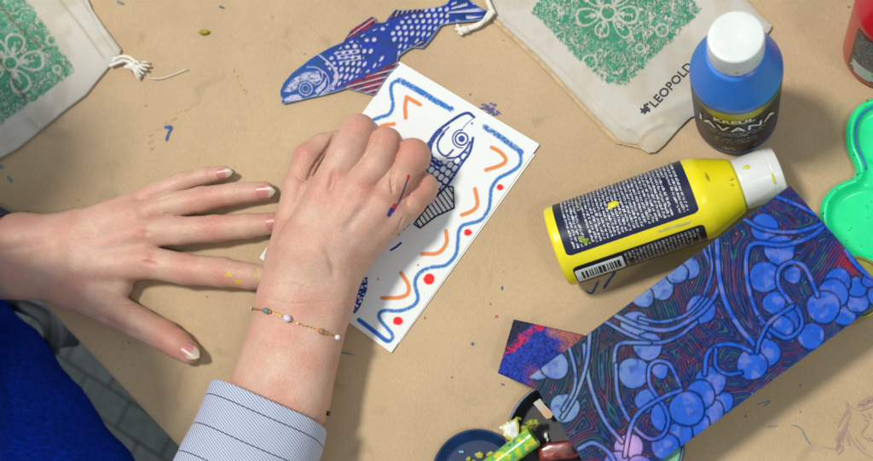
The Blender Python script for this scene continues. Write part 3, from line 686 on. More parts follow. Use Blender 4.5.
FR, DR, VR, QR = build_hand((lo, hi), .075, [M_i, M_m, M_r, M_p, M_t], [Fi, Fm, Fr, Fp, Ft], None, crR, tenR, spotsR, 8, wrinkles=wr, mass=heel, kf=.22, floor=.24)
CR_ = skin_color(VR, spotsR, 8, veinR)
# pen line and paint on the skin
QRp = proj(VR); nz = VR[:, 2] > 2.6
def dab(C, V, Q, ok, pts, wd, col):
    d = segd(Q, pts); m = sst(wd + .5, wd - .3, d) * ok; return mix(C, np.tile(col, (len(V), 1)), m)
CR_ = dab(CR_, VR, QRp, nz, [(408, 178), (404, 190), (399, 202), (393, 212)], .75, (.06, .04, .16))
CR_ = dab(CR_, VR, QRp, nz, [(392, 209), (389, 215)], 2.0, (.03, .03, .25)); CR_ = dab(CR_, VR, QRp, nz, [(395, 205), (394, 207)], 1.7, (.6, .01, .03)); CR_ = dab(CR_, VR, QRp, nz, [(408.6, 176), (408, 179)], 1.3, (.6, .01, .05))
QLp = proj(VL); nl = VL[:, 2] > 1.0
for pts, wd in (([(228, 274), (230, 275)], 1.8), ([(236, 281), (239, 282)], 1.6), ([(225, 276), (226, 276)], .8)): CL = dab(CL, VL, QLp, nl, pts, wd, (.62, .45, .01))
CL = dab(CL, VL, QLp, nl, [(254, 268), (257, 274), (256, 282)], 1.1, (.5, .36, .12))

def m_skin():
    m, t, b = nmat('skin'); co = coords(t)
    at = N(t, 'ShaderNodeAttribute', attribute_name='Col')
    fine = N(t, 'ShaderNodeTexNoise', Scale=6.0, Detail=5.0, Roughness=.65); t.links.new(co, fine.inputs['Vector'])
    mr = N(t, 'ShaderNodeMapRange'); mr.inputs[1].default_value = .3; mr.inputs[2].default_value = .7; mr.inputs[3].default_value = .93; mr.inputs[4].default_value = 1.07
    t.links.new(fine.outputs[0], mr.inputs[0]); s = N(t, 'ShaderNodeVectorMath', operation='SCALE'); t.links.new(at.outputs['Color'], s.inputs[0]); t.links.new(mr.outputs[0], s.inputs['Scale'])
    t.links.new(s.outputs[0], b.inputs['Base Color'])
    b.inputs['Roughness'].default_value = .43; b.inputs['Specular IOR Level'].default_value = .45
    b.inputs['Subsurface Weight'].default_value = .55; b.inputs['Subsurface Radius'].default_value = (.45, .16, .09); b.inputs['Subsurface Scale'].default_value = .006
    vo = N(t, 'ShaderNodeTexVoronoi', Scale=11.0); t.links.new(co, vo.inputs['Vector'])
    wv = N(t, 'ShaderNodeTexNoise', Scale=3.5, Detail=3.0); t.links.new(co, wv.inputs['Vector'])
    ad = N(t, 'ShaderNodeMath', operation='MULTIPLY_ADD'); t.links.new(wv.outputs[0], ad.inputs[0]); ad.inputs[1].default_value = 1.5; t.links.new(vo.outputs['Distance'], ad.inputs[2])
    bp = N(t, 'ShaderNodeBump', Strength=.5, Distance=.0004); t.links.new(ad.outputs[0], bp.inputs['Height']); t.links.new(bp.outputs[0], b.inputs['Normal'])
    return m
pb = P(60, 400, 0)
person = thing('person', 'person in blue sweater and striped shirt, right fist on the card, left hand flat', 'person', (pb[0], pb[1], -74))
# head and neck, leaning over the table outside the frame
hc = P(62, 175, 0) + np.array([-15.5, 8.0, 48]); FH = Field(hc - [16, 16, 22], hc + [16, 16, 14], .6); hd = FH.D.copy()
chain_add(FH, hd, [(hc + [1, 0, 2], 8.2), (hc + [3.5, 0, -5], 6.2)], 2.0, None, 6); chain_add(FH, hd, [(hc + [-2, -1, -4], 5.6), (hc + [-7, -5, -14], 6.0)], 2.0, None, 6)
chain_add(FH, hd, [(hc + [9.6, 0, .5], .7), (hc + [10.6, 0, -3.2], 1.1)], 1.2, None, 3)
for sy in (-1, 1): chain_add(FH, hd, [(hc + [0, sy * 8.2, .5], 1.1), (hc + [.3, sy * 8.0, -2.5], .8)], .8, None, 3)
VH, QH = surface(FH, hd); CH = np.tile(SKIN, (len(VH), 1))
body = mk('body', np.vstack([VL, VR, VH]), np.vstack([QL, QR + len(VL), QH + len(VL) + len(VR)]), m_skin(), person, col=np.vstack([CL, CR_, CH]))
hv, hf = lumpy(hc + [-1.6, 0, 2.0], (9.6, 9.4, 9.8), 3, .12, 30, 44, 3); mk('hair', hv, hf, mat('brown_hair', (.06, .03, .015), .6, .4, 3, .8, 12), person)

# ---- nails
m_nail = mat('nail', rough=.38, vcol=True, spec=.4, sss=.4, sssr=(.3, .12, .08), coat=.1)
def nail(tip, prev, F, D, length, width, free=.42, roll=0.0, name='fingernail', tipcol=(.46, .41, .32), basecol=(.52, .21, .19), drop=.18, back=.30, lift=0.0):
    a = tip[0] - prev[0]; a /= np.linalg.norm(a); up = np.array([0, 0, 1.0]); s = np.cross(a, up); s /= np.linalg.norm(s); n = np.cross(s, a)
    c, sn = math.cos(roll), math.sin(roll); n2 = n * c + s * sn; s2 = s * c - n * sn
    R = tip[1]; nu, nv = 15, 30; V = []; C = []
    for j in range(nv):
        v = j / (nv - 1); x = -back * length + v * length
        hw = width / 2 * min(1, math.sqrt(max(0, 1 - (1 - min(1, v / .22)) ** 2)) * .35 + .65 if v < .22 else 1) * max(.04, 1 - max(0, (v - .45) / .55) ** 2.2) ** .8
        for i in range(nu):
            u = i / (nu - 1) * 2 - 1; xo = x + (.06 * (1 - u * u) if v > .5 else -.06 * (1 - u * u) * (1 - v * 2))
            ang = u * hw / (R * 1.0); rr = R * (1.03) + .02 + lift
            dip = drop * max(0, v - .5) ** 2 * 1.5
            V.append(tip[0] + a * xo + s2 * (math.sin(ang) * rr) + n2 * (math.cos(ang) * rr - dip))
            f = sst(1 - free - .10, 1 - free + .06, v + .12 * u * u); k = fbm(np.array([v * 9.]), np.array([u * 3.]), 0, 2)[0]
            C.append(np.array(basecol) * (1 - f) * (.9 + .25 * k) + np.array(tipcol) * f * (.9 + .2 * k))
    Fs = [(j * nu + i, j * nu + i + 1, (j + 1) * nu + i + 1, (j + 1) * nu + i) for j in range(nv - 1) for i in range(nu - 1)]
    o = mk(name, V, Fs, m_nail, body, col=np.array(C))
    md = o.modifiers.new('thick', 'SOLIDIFY'); md.thickness = .0005; md.offset = -1
    return o
nail(fp[4], fp[3], FL, DL, 1.45, .95, .42, roll=.35)
nail(fr[4], fr[3], FL, DL, 1.70, 1.15, .36, roll=.40)
nail(fm[4], fm[3], FL, DL, 1.3, 1.15, .2, roll=.25)
nail(fi[4], fi[3], FL, DL, 1.5, 1.2, .3)
nail(ft[4], ft[3], FL, DL, 1.95, 1.35, .42, roll=-.35)
nail(Ft[4], Ft[3], FR, DR, 1.2, .9, .2, roll=.8, basecol=(.25, .02, .02), tipcol=(.25, .02, .02))

# ---- striped shirt sleeve with a turned cuff around the right forearm
def m_shirt():
    m, t, b = nmat('striped_cotton'); co = N(t, 'ShaderNodeUVMap').outputs[0]
    sp = N(t, 'ShaderNodeSeparateXYZ'); t.links.new(co, sp.inputs[0])
    # thin stripes slanting round the sleeve (u = cm around, v = cm along)
    def mth(op, a, bb, **k):
        n = N(t, 'ShaderNodeMath', operation=op)
        for q, s_ in ((0, a), (1, bb)):
            if s_ is None: continue
            if isinstance(s_, (int, float)): n.inputs[q].default_value = s_
            else: t.links.new(s_, n.inputs[q])
        return n.outputs[0]
    fr_ = mth('FRACT', mth('ADD', mth('MULTIPLY', sp.outputs[0], 2.3), mth('MULTIPLY', sp.outputs[1], 4.6)), None)
    tri = mth('ABSOLUTE', mth('SUBTRACT', fr_, .5), None)
    mr = N(t, 'ShaderNodeMapRange'); mr.inputs[1].default_value = .20; mr.inputs[2].default_value = .30; t.links.new(tri, mr.inputs[0])
    mx = N(t, 'ShaderNodeMix', data_type='RGBA'); mx.inputs[6].default_value = (.24, .28, .42, 1); mx.inputs[7].default_value = (.50, .54, .62, 1); t.links.new(mr.outputs[0], mx.inputs[0])
    f2 = mth('FRACT', mth('MULTIPLY', mth('ADD', sp.outputs[1], -1.15), 1 / 2.35), None); t2 = mth('ABSOLUTE', mth('SUBTRACT', f2, .5), None)
    m2 = N(t, 'ShaderNodeMapRange'); m2.inputs[1].default_value = .478; m2.inputs[2].default_value = .490; t.links.new(t2, m2.inputs[0])
    mm = N(t, 'ShaderNodeMix', data_type='RGBA'); mm.inputs[7].default_value = (.015, .02, .045, 1); t.links.new(mx.outputs[2], mm.inputs[6]); t.links.new(m2.outputs[0], mm.inputs[0])
    t.links.new(mm.outputs[2], b.inputs['Base Color']); b.inputs['Roughness'].default_value = .85; b.inputs['Sheen Weight'].default_value = .2
    c2 = coords(t); wv = N(t, 'ShaderNodeTexNoise', Scale=14.0, Detail=3.0); t.links.new(c2, wv.inputs['Vector'])
    bp = N(t, 'ShaderNodeBump', Strength=.4, Distance=.0004); t.links.new(wv.outputs[0], bp.inputs['Height']); t.links.new(bp.outputs[0], b.inputs['Normal'])
    return m
def sleeve(name, c_a, c_b, ra, rb, flat, material, inner=.35, nu=96, seed=1, length=None, tilt=0.0, rot=0.0, fold=.12):
    """tube from its opening c_a back to c_b, folded-in rim, soft wrinkles"""
    c_a = np.asarray(c_a); c_b = np.asarray(c_b); ax = c_b - c_a; L = np.linalg.norm(ax); ax /= L
    s = np.cross([0, 0, 1.0], ax); s /= np.linalg.norm(s); n = np.cross(ax, s)
    rows = [(-.6, 2.2), (-.6, 1.2), (-.5, .5), (-.42, .15), (-.25, .0), (-.06, -.03), (0, .05), (.0, .25)] + [(0, .25 + (L - .25) * (k / 30)) for k in range(1, 31)]
    V = []; U = []
    for k, (dr, v) in enumerate(rows):
        f = v / L; R = ra + (rb - ra) * f
        for i in range(nu + 1):
            a = 2 * math.pi * (i % nu) / nu + rot; ca, sa = math.cos(a), math.sin(a)
            wob = fold * (fbm(np.array([ca * 2.2 + 7]), np.array([sa * 2.2 + 7]), v * .35 + .01, seed, 3)[0] - .5) * 2
            rr = R + dr * .42 + wob
            zz = v + tilt * sa * (1 if k > 3 else 1) + .10 * math.sin(a * 3 + seed)
            V.append(c_a + ax * zz + s * (ca * rr) + n * (sa * rr * flat)); U.append((a * R * .96, v if k > 4 else -.4))
    w_ = nu + 1; Fs = [(k * w_ + i, k * w_ + i + 1, (k + 1) * w_ + i + 1, (k + 1) * w_ + i) for k in range(len(rows) - 1) for i in range(nu)]
    o = mk(name, V, Fs, material, person); uv = o.data.uv_layers.new(name='UVMap')
    U = np.array(U); li = np.zeros(len(o.data.loops), np.int32); o.data.loops.foreach_get('vertex_index', li); uv.data.foreach_set('uv', U[li].ravel())
    return o
sl = sleeve('shirt_sleeve', P(269, 409, 4.5), P(222, 530, 5.2), 5.25, 5.7, .80, m_shirt(), seed=4, tilt=-.9, fold=.26)
sl['label'] = 'blue and white striped shirt cuff on the right forearm'
bt = P(328, 413.5, 4.0); bo_ = mk('button', *lumpy(bt, (.20, .20, .12), 2, .08, 10, 18), mat('dark_button', (.01, .01, .015), .3), sl); bo_['label'] = 'small dark button at the edge of the striped cuff'
sleeve('jacket_sleeve', P(-6, 252, 3.2), P(-110, 200, 4.6), 3.85, 4.4, .8, mat('navy_cloth', (.012, .018, .035), .8, .2, 2, .4, 12), seed=9, tilt=.2)

# ---- blue knitted sweater (lap and side of the body, below the table edge)
def m_knit():
    m, t, b = nmat('blue_knit'); co = coords(t)
    mp = N(t, 'ShaderNodeMapping'); mp.inputs['Rotation'].default_value = (0, 0, -.25); mp.inputs['Scale'].default_value = (.55, 2.6, 1.6); t.links.new(co, mp.inputs[0])
    no = N(t, 'ShaderNodeTexNoise', Scale=1.3, Detail=6.0, Roughness=.7, Distortion=.6); t.links.new(mp.outputs[0], no.inputs['Vector'])
    cr = N(t, 'ShaderNodeValToRGB'); e = cr.color_ramp.elements; e[0].position = .3; e[0].color = (.000, .006, .22, 1); e[1].position = .72; e[1].color = (.006, .075, .85, 1)
    t.links.new(no.outputs[0], cr.inputs[0]); t.links.new(cr.outputs[0], b.inputs['Base Color'])
    b.inputs['Roughness'].default_value = 1; b.inputs['Specular IOR Level'].default_value = .1; b.inputs['Sheen Weight'].default_value = .5; b.inputs['Sheen Tint'].default_value = (.05, .15, 1, 1)
    bp = N(t, 'ShaderNodeBump', Strength=1.0, Distance=.004); t.links.new(no.outputs[0], bp.inputs['Height']); t.links.new(bp.outputs[0], b.inputs['Normal'])
    return m
m_kn = m_knit()
path = [P(-108, 302, -9), P(-68, 352, -9), P(-24, 405, -10), P(18, 462, -11), P(56, 530, -12), P(78, 610, -14)]
path = np.array(spline(path, 8)); rr = np.linspace(8.2, 9.6, len(path))
V_, F_ = tube(path, rr, 64); nrm = V_.reshape(len(path), 64, 3) - path[:, None]; nrm = (nrm / np.linalg.norm(nrm, axis=2)[..., None]).reshape(-1, 3)
V_ = V_ + nrm * ((fbm(V_[:, 0] * .25, V_[:, 1] * .25, V_[:, 2] * .25, 2, 3) - .5) * 1.6)[:, None]
B_0 = P(88, 400, 0); tp_ = [B_0 + np.array(q) for q in ((-30, -14, -24), (-24, -8, -8), (-19, 0, 7), (-11, 3, 20), (-9, 4, 30), (-13, 8, 40))]
tv, tf_ = tube(np.array(spline(tp_, 6)), np.interp(np.arange(31), [0, 6, 12, 18, 24, 28, 30], [13, 12, 11, 12.5, 12, 8, 5.5]), 48)
V_, F_ = join([(V_, F_), (tv, tf_)])
sw = mk('sweater', V_, F_, m_kn, person); sw['label'] = 'fuzzy royal blue knitted sweater'

# ================================================================== BRACELET
m_gold = mat('gold', (.80, .52, .18), .28, metal=1.0)
# ring around the wrist: follow the skin
def on_skin(px, py, F, D, z0=9, off=.05):
    z = z0
    while z > 0:
        p = P(px, py, z); q = np.round((p - F.lo) / F.h).astype(int)
        if np.all(q >= 0) and np.all(q < F.n) and D[tuple(q)] < off: return p
        z -= .03
    return P(px, py, 3)
bp_ = [(252.5, 309), (258, 309.3), (267, 311), (277, 313.5), (288, 318.5), (300, 324), (313, 328), (322, 331.5), (331, 334.5), (338, 337.5)]
bs = spline(bp_, 5)
top_pts = [on_skin(x, y, FR, DR, 8.2, .07) for x, y in bs]
ctr = (R_wr[0][0] + R_wr[1][0]) / 2; pl0, pl1 = top_pts[0], top_pts[-1]; mid = (pl0 + pl1) / 2
under = []
for k in range(1, 24):
    t = k / 24; p = pl1 * (1 - t) + pl0 * t; under.append(p - np.array([0, 0, 1]) * math.sin(math.pi * t) * (mid[2] - .9) )
loop_ = top_pts + under
brc = thing('bracelet', 'thin gold chain bracelet with small coloured stone beads on the right wrist', 'bracelet', mid)
chp = np.array(loop_); dl = np.r_[0, np.cumsum(np.linalg.norm(np.diff(chp, axis=0), axis=1))]
def at_len(s): return np.array([np.interp(s, dl, chp[:, i]) for i in range(3)])
lk = []
s_ = 0; k = 0
while s_ < dl[-1] - .1:
    a, b2 = at_len(s_), at_len(s_ + .17); tt = b2 - a; tt /= np.linalg.norm(tt); sd = np.cross([0, 0, 1], tt); sd /= np.linalg.norm(sd) + 1e-9; ud = np.cross(tt, sd)
    w1 = sd if k % 2 else ud; c = (a + b2) / 2
    ring = [c + tt * .11 * math.cos(q) + w1 * .06 * math.sin(q) for q in np.linspace(0, 2 * math.pi, 10)]
    lk.append(tube(ring, .027, 5, False)); s_ += .15; k += 1
mk('chain', *join(lk), m_gold, brc)
def bead(px, py, r, color, rough=.15, gold=True, name='bead', sx=1.0):
    i = int(np.argmin([np.hypot(x - px, y - py) for x, y in bs])); p = top_pts[i] + np.array([0, 0, r * .5]); t_ = top_pts[min(i + 1, len(bs) - 1)] - top_pts[max(i - 1, 0)]; t_ /= np.linalg.norm(t_)
    V, F_ = lumpy((0, 0, 0), (r * sx, r, r), 3, .03, 16, 24); V = np.array(V); ang = math.atan2(t_[1], t_[0]); R_ = np.array([[math.cos(ang), -math.sin(ang), 0], [math.sin(ang), math.cos(ang), 0], [0, 0, 1]])
    o = mk(name, V @ R_.T + p, F_, mat('bead_stone', color, rough, .12, 5, spec=.6, coat=.6), brc)
    if gold:
        V, F_ = lumpy((0, 0, 0), (r * .32, r * .7, r * .7), 3, .02, 10, 16); mk('spacer', np.array(V) @ R_.T + p + t_ * r * (sx + .1), F_, m_gold, o)
    return o
bead(253, 309, .17, (.45, .46, .36)); bead(267, 311, .24, (.10, .22, .19), sx=1.3); bead(288, 318.5, .30, (.62, .58, .66), gold=False, sx=1.15); bead(322, 331.5, .24, (.36, .17, .08), .2, sx=1.2); bead(338, 337, .22, (.66, .70, .62), gold=False)

# ================================================================== COTTON BAGS
def m_cotton():
    m, t, b = nmat('cotton_canvas'); co = coords(t)
    at = N(t, 'ShaderNodeAttribute', attribute_name='Col')
    mp = N(t, 'ShaderNodeMapping'); mp.inputs['Rotation'].default_value = (0, 0, .75); t.links.new(co, mp.inputs[0])
    w1 = N(t, 'ShaderNodeTexWave', Scale=3.2, Distortion=1.2, Detail=2.0); t.links.new(mp.outputs[0], w1.inputs['Vector'])
    w2 = N(t, 'ShaderNodeTexWave', Scale=3.2, Distortion=1.2, Detail=2.0, bands_direction='Y'); t.links.new(mp.outputs[0], w2.inputs['Vector'])
    ad = N(t, 'ShaderNodeMath', operation='ADD'); t.links.new(w1.outputs[1], ad.inputs[0]); t.links.new(w2.outputs[1], ad.inputs[1])
    no = N(t, 'ShaderNodeTexNoise', Scale=5.0, Detail=4.0); t.links.new(co, no.inputs['Vector'])
    a2 = N(t, 'ShaderNodeMath', operation='ADD'); t.links.new(ad.outputs[0], a2.inputs[0]); t.links.new(no.outputs[0], a2.inputs[1])
    mr = N(t, 'ShaderNodeMapRange'); mr.inputs[1].default_value = .3; mr.inputs[2].default_value = 2.3; mr.inputs[3].default_value = .88; mr.inputs[4].default_value = 1.08; t.links.new(a2.outputs[0], mr.inputs[0])
    s = N(t, 'ShaderNodeVectorMath', operation='SCALE'); t.links.new(at.outputs['Color'], s.inputs[0]); t.links.new(mr.outputs[0], s.inputs['Scale']); t.links.new(s.outputs[0], b.inputs['Base Color'])
    b.inputs['Roughness'].default_value = .9; b.inputs['Specular IOR Level'].default_value = .15
    bp = N(t, 'ShaderNodeBump', Strength=.6, Distance=.0006); t.links.new(a2.outputs[0], bp.inputs['Height']); t.links.new(bp.outputs[0], b.inputs['Normal'])
    return m
m_cot = m_cotton()
CLOTH = np.array([.63, .60, .53])
def flower(Q, c, r0, petals, scale=1.0):
    """unprinted white lines (1 = bare cloth)"""
    x, y = Q[:, 0] - c[0], Q[:, 1] - c[1]; r = np.hypot(x, y); a = np.arctan2(y, x); w = sst(1.6, .8, abs(r - r0 - 1))
    for (pa, ln, wd) in petals:
        dx, dy = math.cos(pa), math.sin(pa); u = (x * dx + y * dy - r0 - 3 - ln / 2) / (ln / 2); v = (-x * dy + y * dx) / wd
        e = np.sqrt(u * u + (v * (1.25 - .35 * u)) ** 2); w = np.maximum(w, sst(.16, .07, abs(e - 1)))
        for k in (-.35, 0, .35): w = np.maximum(w, sst(1.1, .5, abs(-x * dy + y * dx - k * wd * (u + 1) * .8)) * (u > -.95) * (u < .0 + .3 * math.cos(k * 9)))
    return w
def green_print(Q, C, poly, c, r0, petals, seed, cover):
    d = segd(Q, poly, closed=True); i = inside(Q, poly); sd = np.where(i, d, -d) + (fbm(Q[:, 0] * .35, Q[:, 1] * .35, 0, seed, 3) - .5) * 6
    n = fbm(Q[:, 0] * .22, Q[:, 1] * .22, 0, seed + 1, 4); f = fbm(Q[:, 0] * 1.1, Q[:, 1] * 1.1, 0, seed + 2, 3); sp = vnoise(Q[:, 0] * 1.6, Q[:, 1] * 1.6, 0, seed + 3)
    ink = sst(0, 3, sd) * sst(.36, .47, n * .66 + f * .22 + sp * .12 + cover)
    nx = fbm(Q[:, 0] * .12 + 3, Q[:, 1] * .12, 0, seed + 6, 2); lines = sst(.030, .012, abs(nx - .5)) + sst(.025, .01, abs(nx - .38)) + sst(.025, .01, abs(nx - .62))   # carved squiggles
    nx2 = fbm(Q[:, 0] * .2 + 30, Q[:, 1] * .2, 0, seed + 9, 2); lines = lines + sst(.04, .02, abs(nx2 - .5))
    fl = flower(Q, c, r0, petals); far = np.hypot(Q[:, 0] - c[0], Q[:, 1] - c[1]) > 30
    ink = ink * (1 - np.clip(np.where(far, lines * .5, 0), 0, .85)) * (1 - .9 * fl * sst(.2, .4, f))
    for cx, cy, rr in CIRC:
        r = np.hypot(Q[:, 0] - cx, Q[:, 1] - cy); ink = ink * (1 - .85 * sst(1.3, .6, abs(r - rr)))
    col = mix([.004, .20, .10], [.015, .30, .18], sst(.3, .7, n)); return mix(C, col, np.clip(ink, 0, 1) * (.80 + .2 * f))
CIRC = [(57, 69, 3.5), (52, 40, 5), (75, 52, 4)]
# ---- left bag
bo = [(-60, -90), (40, -90), (84, -6), (88, 0), (92, 10), (104, 27), (121, 49.5), (119, 55), (109, 66), (97, 80), (85, 95), (66, 109), (40, 130), (16, 149), (0, 158), (-60, 205)]
bo = [tuple(p) for p in bo]
def bag1_z(G, D):
    Q = proj(np.column_stack([G, np.full(len(G), .5)])); z = .18 + .42 * (1 - np.exp(-D / .8)) + .25 * fbm(G[:, 0] * .18, G[:, 1] * .18, 0, 41, 3)
    for pts, a, wd in FOLD1: z = z + a * np.exp(-(segd(Q, spline(pts, 5)) / wd) ** 2)
    z = z + .06 * np.sin(segd(Q, [(62, -10), (118, 62)]) * 1.1) * np.exp(-segd(Q, [(88, 0), (121, 50)]) / 14)
    return z
FOLD1 = [([(0, 4), (14, 20), (40, 46)], -.22, 2.2), ([(0, 12), (16, 30), (38, 52)], .12, 3), ([(-5, 55), (8, 72), (26, 101)], -.25, 2.2), ([(2, 52), (16, 74), (32, 99)], .12, 3.0), ([(60, 0), (82, 27), (108, 62)], -.16, 1.6), ([(8, 128), (30, 118), (42, 130)], .14, 3), ([(84, 0), (96, 22), (114, 50)], -.14, 1.2)]
def bag1_col(G, D, V):
    Q = proj(V); n = fbm(Q[:, 0] * .05, Q[:, 1] * .05, 0, 44, 3); C = mix(CLOTH, CLOTH * [.90, .87, .80], sst(.4, .7, n))
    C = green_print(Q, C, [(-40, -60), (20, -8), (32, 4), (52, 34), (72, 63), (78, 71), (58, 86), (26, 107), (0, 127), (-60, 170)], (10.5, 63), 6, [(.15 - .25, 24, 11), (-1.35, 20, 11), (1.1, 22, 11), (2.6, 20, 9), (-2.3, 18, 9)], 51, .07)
    br = np.exp(-(segd(Q, [(0, 4), (14, 22), (40, 47)]) / 1.1) ** 2) + np.exp(-(segd(Q, [(-5, 55), (8, 72), (26, 101)]) / 1.0) ** 2)  # shade of the cord channel folds, painted in as brown lines
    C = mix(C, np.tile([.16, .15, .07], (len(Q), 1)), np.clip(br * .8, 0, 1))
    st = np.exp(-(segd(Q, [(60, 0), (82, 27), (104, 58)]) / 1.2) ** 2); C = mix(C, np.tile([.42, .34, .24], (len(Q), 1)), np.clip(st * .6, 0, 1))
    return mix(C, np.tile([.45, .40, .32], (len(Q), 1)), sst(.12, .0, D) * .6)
c0 = P(60, 60)
bag1 = thing('cotton_bag', 'off white cotton drawstring bag with green flower print and knotted cord at upper left', 'bag', (c0[0], c0[1], 0))
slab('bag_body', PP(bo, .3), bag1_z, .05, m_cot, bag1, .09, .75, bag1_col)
m_cord = mat('cotton_cord', (.70, .68, .60), .9, .12, 4, .8, 20)
def cord(pts, r, n=10, twist=True):
    p = np.array(spline(pts, 8)); return tube(p, r, n)
kx = P(134, 66, .6)
prts = []
for pts, r in (([P(112, 62, .5), P(120, 57, .9), P(128, 57, 1.0), P(135, 61, .9)], .17), ([P(110, 66, .4), P(117, 63, .5), P(125, 61, .6), P(133, 64, .7)], .17), ([P(113, 58, .6), P(122, 60, .7), P(131, 62, .8)], .14)): prts.append(cord(pts, r))
kn = [kx + np.array([.55 * math.cos(t) * (1 + .3 * math.cos(2 * t)), .45 * math.sin(t) + .1 * math.cos(3 * t), .35 * math.sin(2 * t + .5) + .1]) for t in np.linspace(0, 4 * math.pi, 40)]
kn = [kx + (k_ - kx) * (.75 + .25 * math.sin(i * .7)) for i, k_ in enumerate(kn)]
prts.append(tube(kn, .17, 8)); prts.append(lumpy(kx, (.55, .48, .4), 3, .15))
for dx, dy in ((148, 62), (150, 66), (147, 70), (144, 74), (141, 77), (139, 79)):
    e = P(dx, dy, .25 + random.random() * .5); m_ = (kx + e) / 2 + np.array([0, 0, .25]); prts.append(tube(spline([kx, m_, e], 6), np.linspace(.17, .13, 13), 7))
mk('knotted_cord', *join(prts), m_cord, bag1)
th = [P(146, 74, .5), P(151, 78, .25), P(160, 78.5, .2), P(172, 75, .2), P(187, 69, .22)]
mk('loose_thread', *tube(spline(th, 8), .045, 6), m_cord, bag1)

# ---- right bag
b2 = [(485, -40), (486, 0), (492, 10), (497, 20), (515, 36), (538, 57), (560, 80), (590, 112), (612, 134), (618, 141), (626, 144), (636, 144.5), (641, 149), (648, 153), (655, 152.5), (664, 145), (678, 129), (690, 117.5), (702, 113), (716, 100), (745, 62), (770, 30), (772, 26), (760, 15), (742, -4), (700, -50)]
def bag2_z(G, D):
    Q = proj(np.column_stack([G, np.full(len(G), .5)])); z = .22 + .50 * (1 - np.exp(-D / .7)) + .22 * fbm(G[:, 0] * .16, G[:, 1] * .16, 0, 61, 3)
    for pts, a, wd in (([(636, 144), (641, 138), (650, 130), (662, 125)], .16, 2.5), ([(640, 147), (636, 138), (630, 132)], -.18, 1.8), ([(600, 110), (628, 128), (650, 118), (690, 100)], .12, 5), ([(655, 120), (664, 127), (672, 128)], -.10, 3), ([(505, 22), (560, 70), (612, 122), (632, 136)], -.10, 1.8)): z = z + a * np.exp(-(segd(Q, spline(pts, 5)) / wd) ** 2)
    return z
def bag2_col(G, D, V):
    Q = proj(V); n = fbm(Q[:, 0] * .05, Q[:, 1] * .05, 0, 64, 3); C = mix(CLOTH, CLOTH * [.93, .90, .84], sst(.4, .7, n))
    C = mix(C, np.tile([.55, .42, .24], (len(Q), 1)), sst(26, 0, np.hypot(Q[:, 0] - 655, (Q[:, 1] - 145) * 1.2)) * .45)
    C = green_print(Q, C, [(530, 12), (548, -20), (640, -70), (702, 8), (697, 18), (672, 42), (650, 62), (628, 86), (606, 84), (575, 58), (552, 34)], (608, 12.5), 6.5, [(2.95, 22, 10), (-2.3, 20, 9), (1.9, 15, 8), (.85, 22, 7), (-.9, 20, 9), (.1, 20, 10)], 71, .05)
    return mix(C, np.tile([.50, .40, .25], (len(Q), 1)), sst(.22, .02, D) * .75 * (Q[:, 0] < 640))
CIRC = [(590, 62, 7), (662, 30, 6), (640, 48, 4)]
c0 = P(640, 60)
bag2 = thing('cotton_bag', 'off white cotton bag with green print and printed word LEOPOLD behind the blue bottle', 'bag', (c0[0], c0[1], 0))
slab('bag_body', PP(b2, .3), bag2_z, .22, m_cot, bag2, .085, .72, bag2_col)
b2in = [(x + (.9 if x < 645 else 0) - 3.2 * (x < 640), y + 1.8 * (x < 640)) for x, y in b2]   # second cloth layer underneath
slab('back_panel', PP([(482, -40), (482.5, 2), (488, 13), (494, 23), (512, 39.5), (535, 60), (557, 83), (587, 115), (609, 137), (617, 144), (628, 146.5), (640, 149), (650, 150), (690, 115), (740, 60), (700, -50)], .1), .26, .06, mat('tan_hem', (.50, .37, .21), .9, .15, 2, .6, 12), bag2, .15, .72, edge=.1)
prts = []
for pts, r in (([P(492, 14, .9), P(486, 20, .5), P(474, 26, .35), P(462, 29, .35)], .20), ([P(490, 11, .9), P(481, 24, .45), P(470, 29, .35), P(460, 32, .3)], .17)): prts.append(cord(pts, r))
for e in ((457, 25), (456, 29), (459, 34), (462, 35)): prts.append(cord([P(466, 29, .4), P(461, 29.5, .45), P(*e, .25)], .16, 7))
prts.append(cord([P(488, -30, .6), P(487, -4, .9), P(490, 6, .9), P(494, 14, .85)], .22)); prts.append(lumpy(P(465, 29.5, .38), (.45, .35, .3), 4, .2))
mk('drawstring', *join(prts), m_cord, bag2)
# printed word
T0 = P(652, 105, .9)[:2]; T1 = P(690, 65, .9)[:2]; tx = (T1 - T0) / np.linalg.norm(T1 - T0); ty = np.array([-tx[1], tx[0]])
V, Fx = text2d('LEOPOLD', 1.0, 1.05, .022); V = V - V.min(0); wt = V[:, 0].max(); sc = np.linalg.norm(T1 - T0) * 1.02 / wt
hgt = V[:, 1].max() * sc; sy = sc * (.74 / hgt) if hgt else sc
def on_bag2(q):
    q = np.asarray(q); G = q[:, :2]; D = segd(G, PP(b2, .3), closed=True); return bag2_z(G, D)
q = T0 + V[:, :1] * sc * tx + (V[:, 1:] * sy - .35) * ty
m_prt = mat('black_print', (.035, .04, .05), .8, .2, 8)
lab = mk('printed_word', np.column_stack([q, on_bag2(q) + .03]), Fx, m_prt, bag2, False)
ic = []
for pts, wd in (([(641, 113), (646, 107), (650, 112)], .18), ([(644, 104), (646, 109), (644, 114)], .2), ([(640, 108), (645, 111), (650, 108)], .16), ([(642, 110), (648, 110)], .3), ([(646, 103), (648, 105)], .2)):
    v, f = ribbon(np.array([P(*p, .9)[:2] for p in spline(pts, 5)]), wd, 0, 0); v[:, 2] = on_bag2(v) + .03; ic.append((v, f))
mk('printed_emblem', *join(ic), m_prt, bag2, False)

